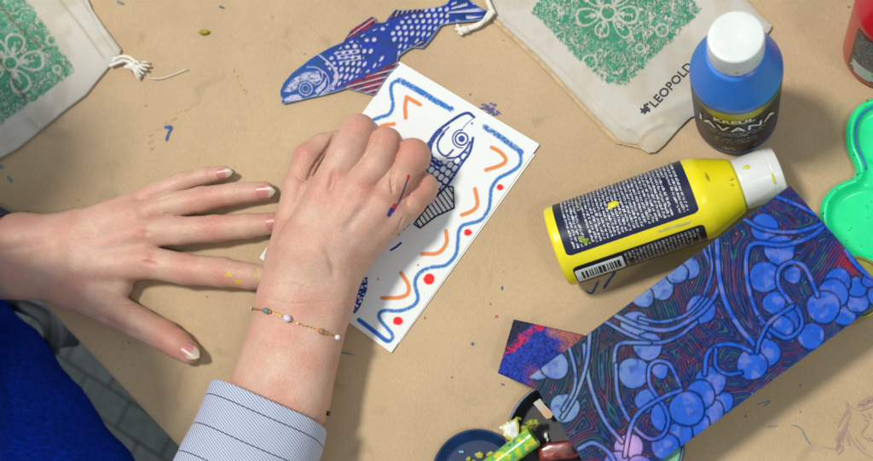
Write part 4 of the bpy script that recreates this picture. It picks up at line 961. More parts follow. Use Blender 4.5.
# ================================================================== BOTTLES
def frame(o, z, x):
    z = np.asarray(z, float) / np.linalg.norm(z); x = np.asarray(x, float) - np.dot(x, z) * z; x /= np.linalg.norm(x); y = np.cross(z, x)
    M = np.eye(4); M[:3, 0] = x; M[:3, 1] = y; M[:3, 2] = z; M[:3, 3] = o; return M
def tf(M, V): return np.asarray(V) @ M[:3, :3].T + M[:3, 3]
def cyl(M, R, u, v): return tf(M, np.column_stack([R * np.cos(u), R * np.sin(u), v]))
def wrap_panel(name, M, R, u0, u1, v0, v1, mt, parent, corner=.2, nu=60, nv=60, col=None):
    uu = np.linspace(u0, u1, nu); vv = np.linspace(v0, v1, nv); U, W = np.meshgrid(uu, vv, indexing='ij')
    # rounded corners: pull in the outer rows
    du = np.minimum(U - u0, u1 - U) * R
    h = (v1 - v0) / 2; vm = (v0 + v1) / 2; k = np.where(du < corner, corner - np.sqrt(np.maximum(0, corner ** 2 - (corner - du) ** 2)), 0)
    W = vm + (W - vm) * (h - k) / h
    V = cyl(M, R, U.ravel(), W.ravel()); i = np.arange(nu * nv).reshape(nu, nv)
    Q = np.stack([i[:-1, :-1], i[1:, :-1], i[1:, 1:], i[:-1, 1:]], -1).reshape(-1, 4)
    return mk(name, V, Q, mt, parent, True, col(U.ravel(), W.ravel()) if col else None)
def micro(M, R, u0, u1, v0, v1, pitch, seed, fill=.62, xh=.45):
    """unreadably small lettering: lines running round the bottle"""
    r = random.Random(seed); parts = []; V = []; Fs = []
    v = v1 - pitch
    while v >= v0 - .05:
        s = 0; L = (u1 - u0) * R * (1 if r.random() > .12 else r.uniform(.3, .9))
        while s < L:
            wl = r.randint(2, 9)
            for _ in range(wl):
                wch = pitch * r.uniform(.22, .40)
                if s + wch > L: break
                hh = pitch * (fill if r.random() < .3 else fill * .74); y0 = v - (pitch * .12 if r.random() < .12 else 0)
                a0, a1 = u0 + s / R, u0 + (s + wch * .82) / R
                mid = r.random()
                for (p0, p1, q0, q1) in ([(a0, a1, y0, y0 + hh)] if mid < .25 else [(a0, a0 + (a1 - a0) * .36, y0, y0 + hh), (a0, a1, y0 + hh * .68, y0 + hh)] if mid < .6 else [(a0, a1, y0, y0 + hh * .3), (a1 - (a1 - a0) * .4, a1, y0, y0 + hh)]):
                    b0_ = len(V); V += [(p0, q0), (p1, q0), (p1, q1), (p0, q1)]; Fs.append((b0_, b0_ + 1, b0_ + 2, b0_ + 3))
                s += wch
            s += pitch * .34
        v -= pitch
    V = np.array(V); return cyl(M, R, V[:, 0], V[:, 1]), Fs
def wrap_text(s, M, R, uc, v, size, spacing=1.0, bold=0.0, stretch=1.0):
    V, Fs = text2d(s, size, spacing, bold); V[:, 0] -= (V[:, 0].max() + V[:, 0].min()) / 2
    return cyl(M, R, uc + V[:, 0] * stretch / R, v + V[:, 1]), Fs
def bottle(root, M, H, R, capR, body_mat, cap_mat, v_sh, v_nk, spout=0.0, cap_tilt=None, cap_ang=0):
    prof = rounded([(0, .0), (R - .15, 0), (R, .30), (R, v_sh), (R * .66, v_nk), (R * .56, v_nk + .1), (R * .56, v_nk + .3)], .35, 6)
    mk('bottle_body', *lathe(prof, 128, M), body_mat, root)
    c0, c1 = v_nk + .12, H
    pr = rounded([(R * .5, c0 + .06), (capR * .97, c0), (capR, c0 + .15), (capR * 1.0, c1 - .85), (capR * .985, c1 - .80), (capR * .985, c1 - .74), (capR * 1.0, c1 - .70), (capR * .96, c1 - .03), (capR * .80, c1), (0, c1 - .02)], .14, 5)
    cp = mk('cap', *lathe(pr, 96, M), cap_mat, root)
    return cp
m_white = mat('white_plastic', (.64, .67, .66), .32, .05, .6, .15, 6, sss=.15, sssr=(.3, .3, .3), rvar=.08)
# --- blue bottle, upright
bb = P(736, 117, 0); axz = np.array([0, 0, 1.0])
toc = CAM - bb; toc[2] = 0; Mb = frame(bb + [0, 0, .06], axz, toc)                     # local +x faces the viewer
Hb, Rb = 16.5, 3.08
blue = thing('paint_bottle', 'standing blue paint bottle with white cap and dark JAVANA label', 'bottle', bb)
m_blue = mat('blue_plastic', (.016, .165, .58), .45, .04, .8, .1, 5, coat=.15, sss=.1, sssr=(.05, .1, .4), rvar=.06)
bottle(blue, Mb, Hb, Rb, 1.80, m_blue, m_white, 11.0, 13.9)
def lab_col(U, W):
    t = (W - 1.1) / 9.0; n = fbm(U * 3, W * .7, 0, 81, 3)
    C = np.tile([.016, .014, .022], (len(U), 1))
    C = mix(C, np.tile([.035, .035, .07], (len(U), 1)), sst(.45, .7, n) * sst(.75, .4, t))
    k = .90 + .10 * np.cos(U * 1.8)
    g = sst(.83, .88, t + .05 * np.cos(U * 2.2) - .03) ; yl = mix([.20, .20, .02], [.42, .36, .02], sst(.35, .6, np.cos(U * 2) * .5 + .3 + .4 * (n - .5)))
    yl = mix(yl, np.tile([.04, .10, .08], (len(U), 1)), sst(.5, 1.0, abs(U)) * .7)
    return mix(C, yl, g)
m_lab = mat('printed_label', rough=.36, vcol=True, spec=.18, bump=.05, bscale=3)
lb = wrap_panel('label', Mb, Rb + .025, -1.35, 1.35, .95, 10.2, m_lab, blue, .3, 120, 90, lab_col)
m_ws = mat('white_ink', (.72, .72, .70), .4); m_gy = mat('grey_ink', (.30, .31, .36), .4); m_yel_ink = mat('pale_yellow_ink', (.75, .70, .35), .4); m_cy = mat('cyan_ink', (.25, .45, .60), .5)
Rl = Rb + .04
mk('lettering', *wrap_text('KREUL', Mb, Rl + .05, -.04, 8.2, .95, 1.05, .04, 1.0), m_yel_ink, lb, False)
mk('lettering', *wrap_text('JAVANA', Mb, Rl + .05, 0, 6.35, 1.50, 1.12, .015, 1.02), m_ws, lb, False)
mk('small_print', *join([micro(Mb, Rl, -.62, .75, 4.9, 5.95, .48, 3), micro(Mb, Rl, -.50, .55, 3.2, 4.5, .42, 4)]), m_gy, lb, False)
mk('small_print', *join([micro(Mb, Rl, -.35, .05, 1.35, 2.3, .45, 5), micro(Mb, Rl, .42, .62, 1.7, 2.1, .42, 6)]), m_ws, lb, False)
def side_col(U, W): return np.tile([.06, .065, .10], (len(U), 1))
lb2 = wrap_panel('label', Mb, Rb + .022, 1.38, 2.6, .95, 10.2, m_lab, blue, .2, 40, 20, side_col); mk('small_print', *micro(Mb, Rl, 1.46, 2.5, 1.3, 9.9, .36, 11), m_gy, lb2, False)
lb2 = wrap_panel('label', Mb, Rb + .022, -2.6, -1.38, .95, 10.2, m_lab, blue, .2, 40, 20, side_col)
for a, v, r in ((.05, 14.8, .05), (-.35, 14.4, .04), (.3, 14.3, .035)):
    p = cyl(Mb, 1.81, np.array([a]), np.array([v]))[0]; mk('paint_speck', *lumpy(p, (r * 1.4, r, r), 5, .2, 6, 8), mat('dark_speck', (.08, .09, .10)), blue)

# --- yellow bottle, lying
Ry = 3.15
pa = P(556.5, 247.5, Ry + .05); pb_ = P(779, 171, Ry * .95); ay = pb_ - pa; Hy = np.linalg.norm(ay)
My = frame(pa, ay, np.array([0, 0, 1.0]))           # local x = up, local y = side
tst = tf(My, [(0, 1, 5)])[0] - tf(My, [(0, 0, 5)])[0]; sg = 1 if tst[1] < 0 else -1   # u sign towards the viewer side
yb = P(640, 222, 0)
yel = thing('paint_bottle', 'yellow paint bottle lying on its side with white cap and barcode', 'bottle', (yb[0], yb[1], 0))
m_yel = mat('yellow_plastic', (.76, .66, .004), .33, .05, .5, .1, 5, coat=.12, sss=.15, sssr=(.3, .3, .05), rvar=.06)
bottle(yel, My, Hy, Ry, 1.95, m_yel, m_white, Hy * .665, Hy * .815)
def ypan(name, a0, a1, v0, v1, c, cor=.35, R=.022, n=60):
    u0, u1 = sorted((math.radians(a0) * sg, math.radians(a1) * sg)); return wrap_panel(name, My, Ry + R, u0, u1, Hy * v0, Hy * v1, mat('label_film', c, .34, .1, 2, spec=.3, coat=.05), yel, cor, n, n)
navy = (.010, .014, .045)
l1 = ypan('label', -88, 30, .045, .625, navy)
def ymicro(a0, a1, v0, v1, pitch, seed, **k):
    u0, u1 = sorted((math.radians(a0) * sg, math.radians(a1) * sg)); return micro(My, Ry + .034, u0, u1, Hy * v0, Hy * v1, pitch, seed, **k)
m_sp = mat('small_print_ink', (.60, .64, .70), .4)
mk('small_print', *ymicro(-84, 24, .075, .595, .285, 21), m_sp, l1, False)
l2 = ypan('label', 48, 120, .045, .625, (.008, .009, .014))
mk('small_print', *ymicro(52, 88, .27, .605, .285, 22), mat('dim_print_ink', (.34, .35, .36), .4), l2, False)
l3 = ypan('barcode_panel', 55, 84, .05, .262, (.62, .66, .66), .05, .036, 20)
rr_ = random.Random(5); Vb_ = []; Fb_ = []; v = Hy * .075
while v < Hy * .235:
    wd = rr_.choice((.08, .10, .16, .22)); a0, a1 = math.radians(60) * sg, math.radians(78) * sg; k = len(Vb_)
    for q_ in np.linspace(a0, a1, 9): Vb_ += [(q_, v), (q_, v + wd)]
    Fb_ += [(k + 2 * j, k + 2 * j + 2, k + 2 * j + 3, k + 2 * j + 1) for j in range(8)]; v += wd + rr_.choice((.07, .09, .13))
Vb_ = np.array(Vb_); mk('barcode', cyl(My, Ry + .05, Vb_[:, 0], Vb_[:, 1]), Fb_, mat('black_ink', (.012, .012, .015), .5), l3, False)
def ysplat(a, f, r, color, seed, lab=None, R=Ry, name='paint_splat', z=.03, k=(1.3, .8)):
    u = math.radians(a) * sg; c = cyl(My, R + z, np.array([u]), np.array([Hy * f]))[0]; nrm = c - tf(My, [(0, 0, Hy * f)])[0]; nrm /= np.linalg.norm(nrm); axd = My[:3, 2]; td = np.cross(nrm, axd)
    V, F_ = lumpy((0, 0, 0), (1, 1, 1), seed, .45, 12, 22, 2.2); V = np.array(V); W = c + np.outer(V[:, 0] * r * k[0], axd) + np.outer(V[:, 1] * r * k[1], td) + np.outer(V[:, 2] * .05, nrm)
    mk(name, W, F_, color, yel)
m_ysp = mat('yellow_dab', (.62, .60, .01), .35, .1, 3); m_gsp = mat('olive_dab', (.22, .30, .02), .5, .3, 6)
ysplat(-18, .30, .30, m_ysp, 2); ysplat(-15, .285, .18, m_ysp, 6)
for a, f, r in ((12, .125, .2), (16, .135, .22), (20, .14, .15), (17, .15, .14), (22, .155, .1), (-40, .155, .14), (-33, .155, .12), (-28, .16, .08)): ysplat(a, f, r, m_gsp, int(a * a) % 17, k=(.9, .8))
ysplat(-18, .87, .18, m_ysp, 7, R=1.93); ysplat(25, .955, .10, m_ysp, 8, R=1.95, k=(.8, 4)); ysplat(-2, .79, .12, m_ysp, 9, R=2.35); ysplat(8, .785, .08, m_ysp, 3, R=2.4)
ysplat(-12, .70, .09, mat('dark_smear', (.34, .29, .02), .6), 12, R=Ry * .985, k=(.7, 3.5), z=0)
ysplat(38.5, .50, .5, mat('worn_film', (.46, .42, .12), .6, .2, 2), 5, z=-.035, k=(3.4, .42))

# --- red bottle at the right edge
rb = P(889, 50, 0)
m_red = mat('red_plastic', (.50, .004, .014), .3, .05, .6, coat=.2, sss=.1, sssr=(.3, .02, .02))
red = thing('paint_bottle', 'red paint bottle with grey label at the upper right edge', 'bottle', rb)
toc = CAM - rb; toc[2] = 0; Mr = frame(rb + [0, 0, .06], axz, toc)
bottle(red, Mr, 14.5, 3.3, 1.9, m_red, m_white, 9.0, 12.0)
def red_col(U, W):
    n = fbm(U * 6, W * 1.5, 0, 91, 3); C = mix([.05, .055, .055], [.12, .12, .12], sst(.4, .6, n)); wh = W < 3.1
    pic = sst(.55, .6, fbm(U * 4 + 9, W * 1.6, 0, 93, 2)); C = np.where(wh[:, None], mix([.52, .56, .52], [.10, .14, .13], pic), C)
    return C
lb = wrap_panel('label', Mr, 3.33, -.74, 1.3, 1.2, 8.0, m_lab, red, .25, 90, 70, red_col)
fr_ = wrap_panel('label_border', Mr, 3.32, -.81, 1.36, 1.05, 8.15, mat('black_border', (.01, .01, .012), .3), red, .25, 40, 20)
mk('small_print', *micro(Mr, 3.345, -.65, 1.2, 3.4, 7.7, .33, 31), m_gy, lb, False)

# ================================================================== GREEN PALETTE
pl = [(905, 96), (880, 95), (866, 99), (855, 107), (848, 119), (846, 133), (848, 148), (853, 160), (856, 169), (853, 176), (843, 180), (833, 186), (824, 196), (820, 208), (820, 222), (825, 238), (838, 252), (852, 262), (866, 270), (885, 278), (930, 280), (950, 190), (940, 110)]
pc = spline(PP(pl, .9), 5, closed=True); pc = [tuple(p) for p in pc]
m_grn = mat('green_plastic', (.003, .74, .28), .30, .06, .5, .08, 4, coat=.25, sss=.2, sssr=(.02, .3, .12), rvar=.08)
c0 = P(880, 190)
pal = thing('paint_palette', 'bright green flower shaped plastic palette at the right edge', 'palette', (c0[0], c0[1], 0))
def pal_z(G, D):
    z = .35 + .65 * np.exp(-((D - .38) / .34) ** 2)
    z = np.where(D < .38, .35 + .65 * np.sqrt(np.clip(D / .38, 0, 1)), z)
    for x, y, r in ((884, 137, 30), (868, 222, 36)):
        p = P(x, y, .4)[:2]; d = np.hypot(G[:, 0] - p[0], G[:, 1] - p[1]) * 12.5; z = z - .22 * sst(r, r - 8, d)
    return z
slab('palette_tray', pc, pal_z, .1, m_grn, pal, .10, 0, bottom=False)
pcn = np.array(pc); cen = pcn.mean(0)
def inset(poly, d):
    p = np.array(poly); t = np.roll(p, -1, 0) - np.roll(p, 1, 0); n = np.column_stack([-t[:, 1], t[:, 0]]); n /= np.linalg.norm(n, axis=1)[:, None] + 1e-9
    if not inside(np.array([p[10] + n[10] * .3]), p)[0]: n = -n
    return p + n * d
seg = inset(pc, .72)
sel = [p for p in seg if 842 < proj([(p[0], p[1], .6)])[0][0] < 878 and proj([(p[0], p[1], .6)])[0][1] < 172]
if len(sel) > 4:
    mk('blue_line', *tube(np.column_stack([np.array(sel), np.full(len(sel), .66)]), .07, 6), mat('blue_paint', (.03, .12, .50), .4), pal)
spk = []
for k in range(26):
    i = random.randrange(len(pc)); q = inset(pc, random.uniform(.1, .5))[i]; spk.append(lumpy((q[0], q[1], .97), (random.uniform(.03, .12), random.uniform(.02, .05), .03), k, .3, 6, 10))
for k in range(10): q = P(random.uniform(845, 875), random.uniform(200, 255), .2); spk.append(lumpy((q[0], q[1], .18), (.05, .03, .02), k, .3, 6, 10))
m_dp = mat('dried_paint', (.01, .12, .10), .5)
for v_, f_ in spk: mk('paint_speck', v_, f_, m_dp, pal)

# ================================================================== LINO PRINTING BLOCK
BZ = 6.0
BC = [(529, 377), (790, 184.5), (889, 296), (607, 500)]
CI = [(635, 325, 14.5), (648, 346.5, 14.5), (634, 373, 16), (660.5, 371, 8.2), (648, 401, 13), (665, 417, 15), (723, 402, 11), (711, 412, 13), (698, 425, 12), (680, 434, 13), (665, 446, 14), (711, 381, 15.5), (700, 395, 15), (687, 409, 17.8), (629, 448, 14.5), (617, 464, 13), (565, 408, 14.8), (538, 367, 14), (555, 366, 14),
      (701, 309.5, 15), (661, 287, 13.5), (643, 297, 11), (688, 268, 12), (677, 273, 11), (764.5, 227, 14), (780, 250, 15.5), (765, 277, 16), (793, 275, 8.8), (774.5, 303, 11.8), (793, 319, 11), (783, 327, 11), (811, 336, 13.8), (844, 313, 13), (858, 302, 11), (857, 287, 10.5), (838, 281, 13.5), (833, 294, 15.5), (823.5, 307, 16.8), (765, 353, 15.5), (752, 365, 15.5), (590, 480, 14), (640, 468, 13), (880, 296, 12), (870, 280, 8)]
ST = [([(616, 316), (642, 327), (668, 330), (690, 320), (705, 309), (717, 292), (721, 270), (718, 243), (716, 232)], 2.5), ([(640, 318), (660, 322), (684, 316), (700, 302), (710, 285), (711, 268), (704, 250)], 1.8),
      ([(606, 322), (630, 335), (655, 343), (677, 337), (697, 322)], 2.0),
      ([(618, 398), (615, 376), (614.5, 357), (617, 347), (624, 343), (650, 343)], 2.3), ([(616, 365), (617, 390), (622, 407), (635, 428), (650, 439), (663, 435), (668.6, 422), (666, 410), (659, 399), (650, 385), (649, 370), (653, 363), (660, 361), (669, 364), (675, 374), (681, 388)], 2.2),
      ([(681, 390), (660, 399), (640, 412), (630.5, 428), (625, 456)], 2.4), ([(584, 345), (586, 362), (591, 387), (604.4, 420), (622, 442)], 2.3), ([(590, 332), (587, 362), (577, 393), (562, 418)], 2.2), ([(569, 347), (575, 370), (574, 390), (563, 410)], 1.9),
      ([(579, 449), (593, 443), (608, 452), (618, 468)], 2.4), ([(717, 240), (719, 275), (726, 303), (740, 328), (755, 345)], 3.0), ([(709, 245), (712, 270), (704, 295)], 1.6),
      ([(770, 337), (754, 306), (746.5, 275), (748, 250), (757, 243), (782, 245), (808, 238), (825, 226)], 2.6), ([(744, 219), (763, 229), (792, 232), (814, 227), (826, 220)], 2.2),
      ([(818, 296), (808, 272), (802, 265), (794, 262), (783, 266), (778, 275), (780, 288), (790, 301), (800, 313), (801.5, 327), (788, 338), (772, 331), (760, 318)], 2.5),
      ([(793, 306), (771, 321), (760, 340), (757, 352)], 2.4), ([(705, 374), (706.5, 357), (712, 349), (724, 344), (740, 346), (752, 352)], 2.6), ([(716, 349), (716, 366), (727, 374), (741, 373)], 2.2),
      ([(846, 250), (856, 264), (872, 277), (890, 284)], 2.8), ([(824, 221), (832, 232)], 2.2), ([(775, 196), (800, 206), (815, 214)], 2.0)]
HT = [((668, 305, 24), (.35, 1)), ((600, 340, 0), (0, 1)), ((697, 345, 20), (.8, .9)), ((795, 293, 8), (.5, 1)), ((668, 385, 8), (.5, 1)), ((784, 212, 17), (1, -.75 * -1)), ((822, 262, 22), (.65, -1)), ((770, 375, 14), (.5, -.5)), ((612, 335, 12), (1, .8))]
def lino(Q):
    n = fbm(Q[:, 0] * .05, Q[:, 1] * .05, 0, 101, 2); n2 = fbm(Q[:, 0] * .3, Q[:, 1] * .3, 0, 103, 3)
    se = np.zeros(len(Q))
    for pts, w_ in ST:
        d = segd(Q, spline(pts, 6)); se = se + np.exp(-(d - w_) / 2.6)
    ds = -2.6 * np.log(se + 1e-30)
    # hatch: grooves running alongside the stems, or straight in some fields
    ph = (ds + 3 * n) / 2.7
    for (x, y, r), (dx, dy) in HT:
        m = np.hypot((Q[:, 0] - x) * .9, Q[:, 1] - y) < r * (1 + .3 * (n - .5)); l = math.hypot(dx, dy)
        ph = np.where(m, ((Q[:, 0] - x) * dy - (Q[:, 1] - y) * dx) / l / 3.0 + 1.2 * n, ph)
    idx = np.floor(ph); fr = abs(ph - idx - .5)                      # 0 = ridge centre
    ridge = sst(.40, .22, fr) * sst(.12, .3, vnoise(idx * 5.3, (Q[:, 0] + Q[:, 1]) * .06, 0, 110))
    h = .045 * ridge; kind = np.zeros(len(Q)); gap = np.ones(len(Q)); edge = np.full(len(Q), 9.0)
    for x, y, r in CI:
        dx, dy = Q[:, 0] - x, Q[:, 1] - y; d = np.hypot(dx, dy * 1.03) + .5 * np.sin(3 * np.arctan2(dy, dx) + x) - r
        i = d < 1.1; lv = sst(.2, -.7, d); h = np.where(i, .115 * lv, h); kind = np.where(i, lv, kind); ridge = np.where(i, 0, ridge); edge = np.where(i, abs(d), edge)
    for pts, w_ in ST:
        d = segd(Q, spline(pts, 6)) - w_ * .82; i = d < 1.2; lv = sst(.35, -.4, d); h = np.where(i, .118 * lv, h); kind = np.where(i, lv, kind); ridge = np.where(i, 0, ridge); edge = np.where(i, abs(d), edge)
    return h, kind, ridge, idx, n2, edge
def lino_z(G, D):
    Q = proj(np.column_stack([G, np.full(len(G), BZ)])); h = lino(Q)[0]; return BZ - .20 + 1.55 * h - .02 * sst(.08, 0, D)
def lino_col(G, D, V):
    Q = proj(V); h, kind, ridge, idx, n2, edge = lino(Q)
    f = sst(570, 690, Q[:, 0] + .55 * (Q[:, 1] - 380))               # greyer teal ink at the left end, strong blue to the right
    big = fbm(Q[:, 0] * .028, Q[:, 1] * .028, 0, 120, 3); fine = vnoise(Q[:, 0] * 1.4, Q[:, 1] * 1.4, 0, 7)
    top = mix([.13, .22, .38], [.006, .080, .47], f); top = mix(top, np.tile([.035, .11, .50], (len(Q), 1)), sst(.5, .7, big) * .5); top = mix(top, np.tile([.004, .045, .32], (len(Q), 1)), sst(.50, .75, fbm(Q[:, 0] * .16, Q[:, 1] * .16, 0, 122, 4)) * .7); top = mix(top, np.tile([.13, .17, .46], (len(Q), 1)), sst(.52, .72, fbm(Q[:, 0] * .09 + 40, Q[:, 1] * .09, 0, 125, 4)) * .55)
    pk = np.exp(-(np.hypot(Q[:, 0] - 630, Q[:, 1] - 447) / 16) ** 2); top = mix(top, np.tile([.55, .32, .55], (len(Q), 1)), pk * .8)
    top = top * (.90 + .22 * fine[:, None])
    r1 = vnoise(idx * 7.7, Q[:, 0] * .05 + Q[:, 1] * .03, 0, 130); r2 = vnoise(idx * 3.1 + 9, Q[:, 0] * .09, Q[:, 1] * .09, 131)
    rc = mix([.015, .09, .20], [.012, .06, .34], f); rc = mix(rc, np.tile([.24, .03, .09], (len(Q), 1)), sst(.55, .72, r1) * (.55 + .3 * sst(.45, .7, big))); rc = mix(rc, np.tile([.02, .20, .24], (len(Q), 1)), sst(.68, .8, r2) * .8); rc = mix(rc, np.tile([.16, .10, .34], (len(Q), 1)), sst(.3, .15, r2) * .6)
    red = np.exp(-((Q[:, 0] - 850) ** 2 + (Q[:, 1] - 262) ** 2) / 220) * sst(.4, .6, r2 + .2); rc = mix(rc, np.tile([.75, .01, .05], (len(Q), 1)), np.clip(red, 0, 1))
    gr = mix([.006, .022, .035], [.004, .012, .055], f); gr = mix(gr, np.tile([.07, .015, .03], (len(Q), 1)), sst(.55, .7, n2) * .7)
    rc = rc * .48; C = mix(gr, rc, ridge); C = mix(C, top, kind)
    fl = (vnoise(Q[:, 0] * .9, Q[:, 1] * .9, 0, 140) > .985) & (kind < .2); C = np.where(fl[:, None], [.30, .45, .50], C)
    return mix(C, np.tile([.02, .09, .16], (len(Q), 1)), sst(.1, 0, D) * .5)
c0 = P(710, 320, BZ)
m_lino = mat('inked_lino', rough=.40, vcol=True, bump=.25, bscale=11, spec=.12, rvar=.1, vscale=1.2, bdist=.0002)
bq = PP(BC, BZ); brot = math.atan2(bq[1][1] - bq[0][1], bq[1][0] - bq[0][0])
blk = thing('carved_block', 'large blue inked lino block carved with circles and curling stems, propped above the table', 'printing block', (c0[0], c0[1], BZ - .6))
slab('carved_face', bq, lino_z, BZ - .36, m_lino, blk, .052, brot, lino_col, sidecol=(.03, .17, .22))
bq2 = np.array(bq); cc = bq2.mean(0); bq2 = cc + (bq2 - cc) * .9965
slab('backing', [tuple(p) for p in bq2], BZ - .365, BZ - .62, mat('lino_backing', (.32, .46, .42), .5, .45, 1.0), blk, .6, brot, bottom=True)

# paint jar and an added second jar that prop up the block
def jar(px, py, r, label, c_lid, c_rim, c_body, zt=BZ - .64):
    b = P(px, py, 0); j = thing('paint_jar', label, 'jar', b); M = np.eye(4); M[:3, 3] = b + [0, 0, .06]; zt = zt - .06
    mk('jar_body', *lathe(rounded([(0, 0), (r * .93, 0), (r * .95, zt - 1.2), (r * .9, zt - 1.0)], .3), 72, M), mat('jar_plastic', c_body, .3, .1, 1, coat=.3), j)
    lid = mk('lid', *lathe(rounded([(r * .9, zt - 1.15), (r, zt - 1.1), (r, zt), (r - .18, zt), (r - .24, zt - .12), (0, zt - .12)], .08), 72, M), mat('jar_lid', c_rim, .35, .3, 1.5), j)
    mk('lid_top', *lathe([(r - .26, zt - .10), (r * .5, zt - .09), (0, zt - .09)], 48, M), mat('jar_top', c_lid, .4, .45, .9), j)
jar(653, 446, 2.55, 'round paint jar with green lid and dark blue rim under the lower block edge', (.10, .34, .20), (.008, .03, .10), (.02, .06, .12))
jar(846, 298, 2.2, 'added olive green jar mostly hidden beneath the right end of the block, coloured for an olive shadow', (.20, .19, .02), (.16, .16, .02), (.22, .20, .03))  # added support, its olive colour stands in for a tinted shadow

# ================================================================== SPONGE
sq = [(513, 319), (584, 334.5), (560, 400), (497, 373)]
def sp_col(G, D, V):
    Q = proj(V); n = fbm(Q[:, 0] * .12, Q[:, 1] * .12, 0, 151, 3); f = vnoise(Q[:, 0] * 1.5, Q[:, 1] * 1.5, 0, 152); g = fbm(Q[:, 0] * .5, Q[:, 1] * .5, 0, 153, 3)
    C = mix([.004, .018, .22], [.006, .04, .40], sst(.4, .6, g)); a = (Q[:, 0] - 541) * .55 - (Q[:, 1] - 340) * .35 + 10 * (n - .5)
    C = mix(C, np.tile([.45, .14, .06], (len(Q), 1)), sst(5, 13, a) * .8); C = mix(C, np.tile([.008, .010, .05], (len(Q), 1)), sst(524, 517, Q[:, 0] + .9 * (Q[:, 1] - 335) + 10 * (n - .5)) )
    rd = sst(6, 1, abs((Q[:, 0] - 536) * .6 + (Q[:, 1] - 328) * .75 + 10 * (n - .5)))*sst(560, 545, Q[:, 0]) * sst(.35, .55, f * .5 + g * .5); C = mix(C, np.tile([.55, .01, .03], (len(Q), 1)), rd)
    C = mix(C, np.tile([.30, .05, .02], (len(Q), 1)), sst(368, 380, Q[:, 1] + .5 * (545 - Q[:, 0])) * sst(520, 540, Q[:, 0]) * .8)
    return C * (.6 + .8 * f[:, None])
c0 = P(540, 355)
tag(slab('sponge', PP(sq, 3.0), lambda G, D: 3.0 - .25 * (1 - np.clip(D / .3, 0, 1)) ** 2 + .12 * (fbm(G[:, 0] * 3.5, G[:, 1] * 3.5, 0, 160, 4) - .5) - .16 * (vnoise(G[:, 0] * 8, G[:, 1] * 8, 0, 161) > .8), lambda G, D: np.full(len(G), .1), mat('painted_foam', rough=.75, vcol=True, bump=1.0, bscale=9, bdist=.0012), None, .06, .0, sp_col, base=(c0[0], c0[1], 0), sidecol=(.035, .012, .016)), 'square foam sponge soaked in blue, red and black paint under the block corner', 'sponge')

# ================================================================== CLUTTER BELOW THE BLOCK
m_blk = mat('black_plastic', (.005, .005, .008), .5, .1, 1, .1, 4)
b = P(566, 440, 0); tray = thing('tray', 'round black plastic tray under the left end of the block', 'tray', b)
M = np.eye(4); M[:3, 3] = b + [0, 0, .06]
mk('dish', *lathe(rounded([(0, 0), (3.6, 0), (4.3, 1.2), (4.45, 1.2), (4.45, 1.3), (4.2, 1.3), (3.6, .35), (0, .3)], .15), 96, M), m_blk, tray)
prt = [ribbon(np.array(spline([b[:2] + 4.34 * np.array([math.cos(a), math.sin(a)]) for a in np.linspace(1.5, 3.6, 14)], 4)), .12, 1.37, .8)]
mk('paint_smear', *join(prt), mat('blue_smear', (.02, .08, .20), .4), tray)
b = P(480, 478, 0); M = np.eye(4); M[:3, 3] = b + [0, 0, .06]; r = 3.75
dish = thing('paint_dish', 'shallow dark blue dish with yellow paint dabs at the bottom edge', 'dish', b)
mk('dish', *lathe(rounded([(0, .0), (r * .8, 0), (r, .7), (r, .82), (r - .18, .82), (r * .78, .25), (0, .22)], .12), 96, M), mat('blue_enamel', (.002, .022, .085), .45, .35, .8, spec=.25), dish)
m_yd = mat('yellow_paint_blob', (.32, .34, .02), .5, .3, 2.5); m_lb = mat('light_blue_blob', (.15, .35, .55), .35)
for (x, y, rx, ry, m_) in ((479, 455.5, .34, .24, m_yd), (491, 455, .30, .26, m_yd), (494, 460, .36, .2, m_yd), (487, 459, .15, .12, m_yd), (461, 452, .22, .10, m_lb), (468, 459, .2, .16, m_yd), (473, 461, .2, .1, m_yd)):
    q = P(x, y, .55); mk('paint_dab', *lumpy((q[0], q[1], .42), (rx, ry, .05), int(x), .7, 12, 20, 2), m_, dish)
# green smeared tube
def rcol(V):
    n = fbm(V[:, 0] * 1.6, V[:, 1] * 1.6, V[:, 2] * 1.6, 171, 4); n2 = fbm(V[:, 0] * 3, V[:, 1] * 3, V[:, 2] * 3, 175, 3)
    C = mix([.22, .50, .02], [.10, .42, .10], sst(.45, .65, n)); C = mix(C, np.tile([.62, .55, .02], (len(V), 1)), sst(.55, .65, n2)); return mix(C, np.tile([.02, .14, .22], (len(V), 1)), sst(.35, .28, n2))
ta, tb_ = P(482, 475, 2.2), P(534, 436, 2.4); ax = tb_ - ta; M = frame(ta, ax, (0, 0, 1)); L = np.linalg.norm(ax)
V, F_ = lathe(rounded([(0, 0), (.80, 0)] + [(.80, k * .08) for k in range(1, int((L - .6) / .08))] + [(.80, L - .55), (.82, L - .5), (.82, L - .02), (.7, L), (0, L)], .03), 64, M)
tbb = P(505, 455, 0); tb2 = thing('paint_roller', 'bright green paint smeared roller tube lying against the black tray', 'roller', (tbb[0], tbb[1], 0))
V = V + 0; mk('roller_tube', V, F_, mat('smeared_tube', rough=.22, vcol=True, coat=.6, bump=.3, bscale=3), tb2, col=rcol(V))
V, F_ = lathe([(0, L + .02), (.46, L + .02), (.50, L - .02)], 40, M); mk('end_cap', V, F_, mat('green_cap', (.12, .32, .05), .3), tb2)
wp = [(499, 427), (505, 423), (517, 418), (519, 424), (519, 433), (521, 438), (511, 441), (506, 438), (503, 432)]
c0 = P(510, 430); 
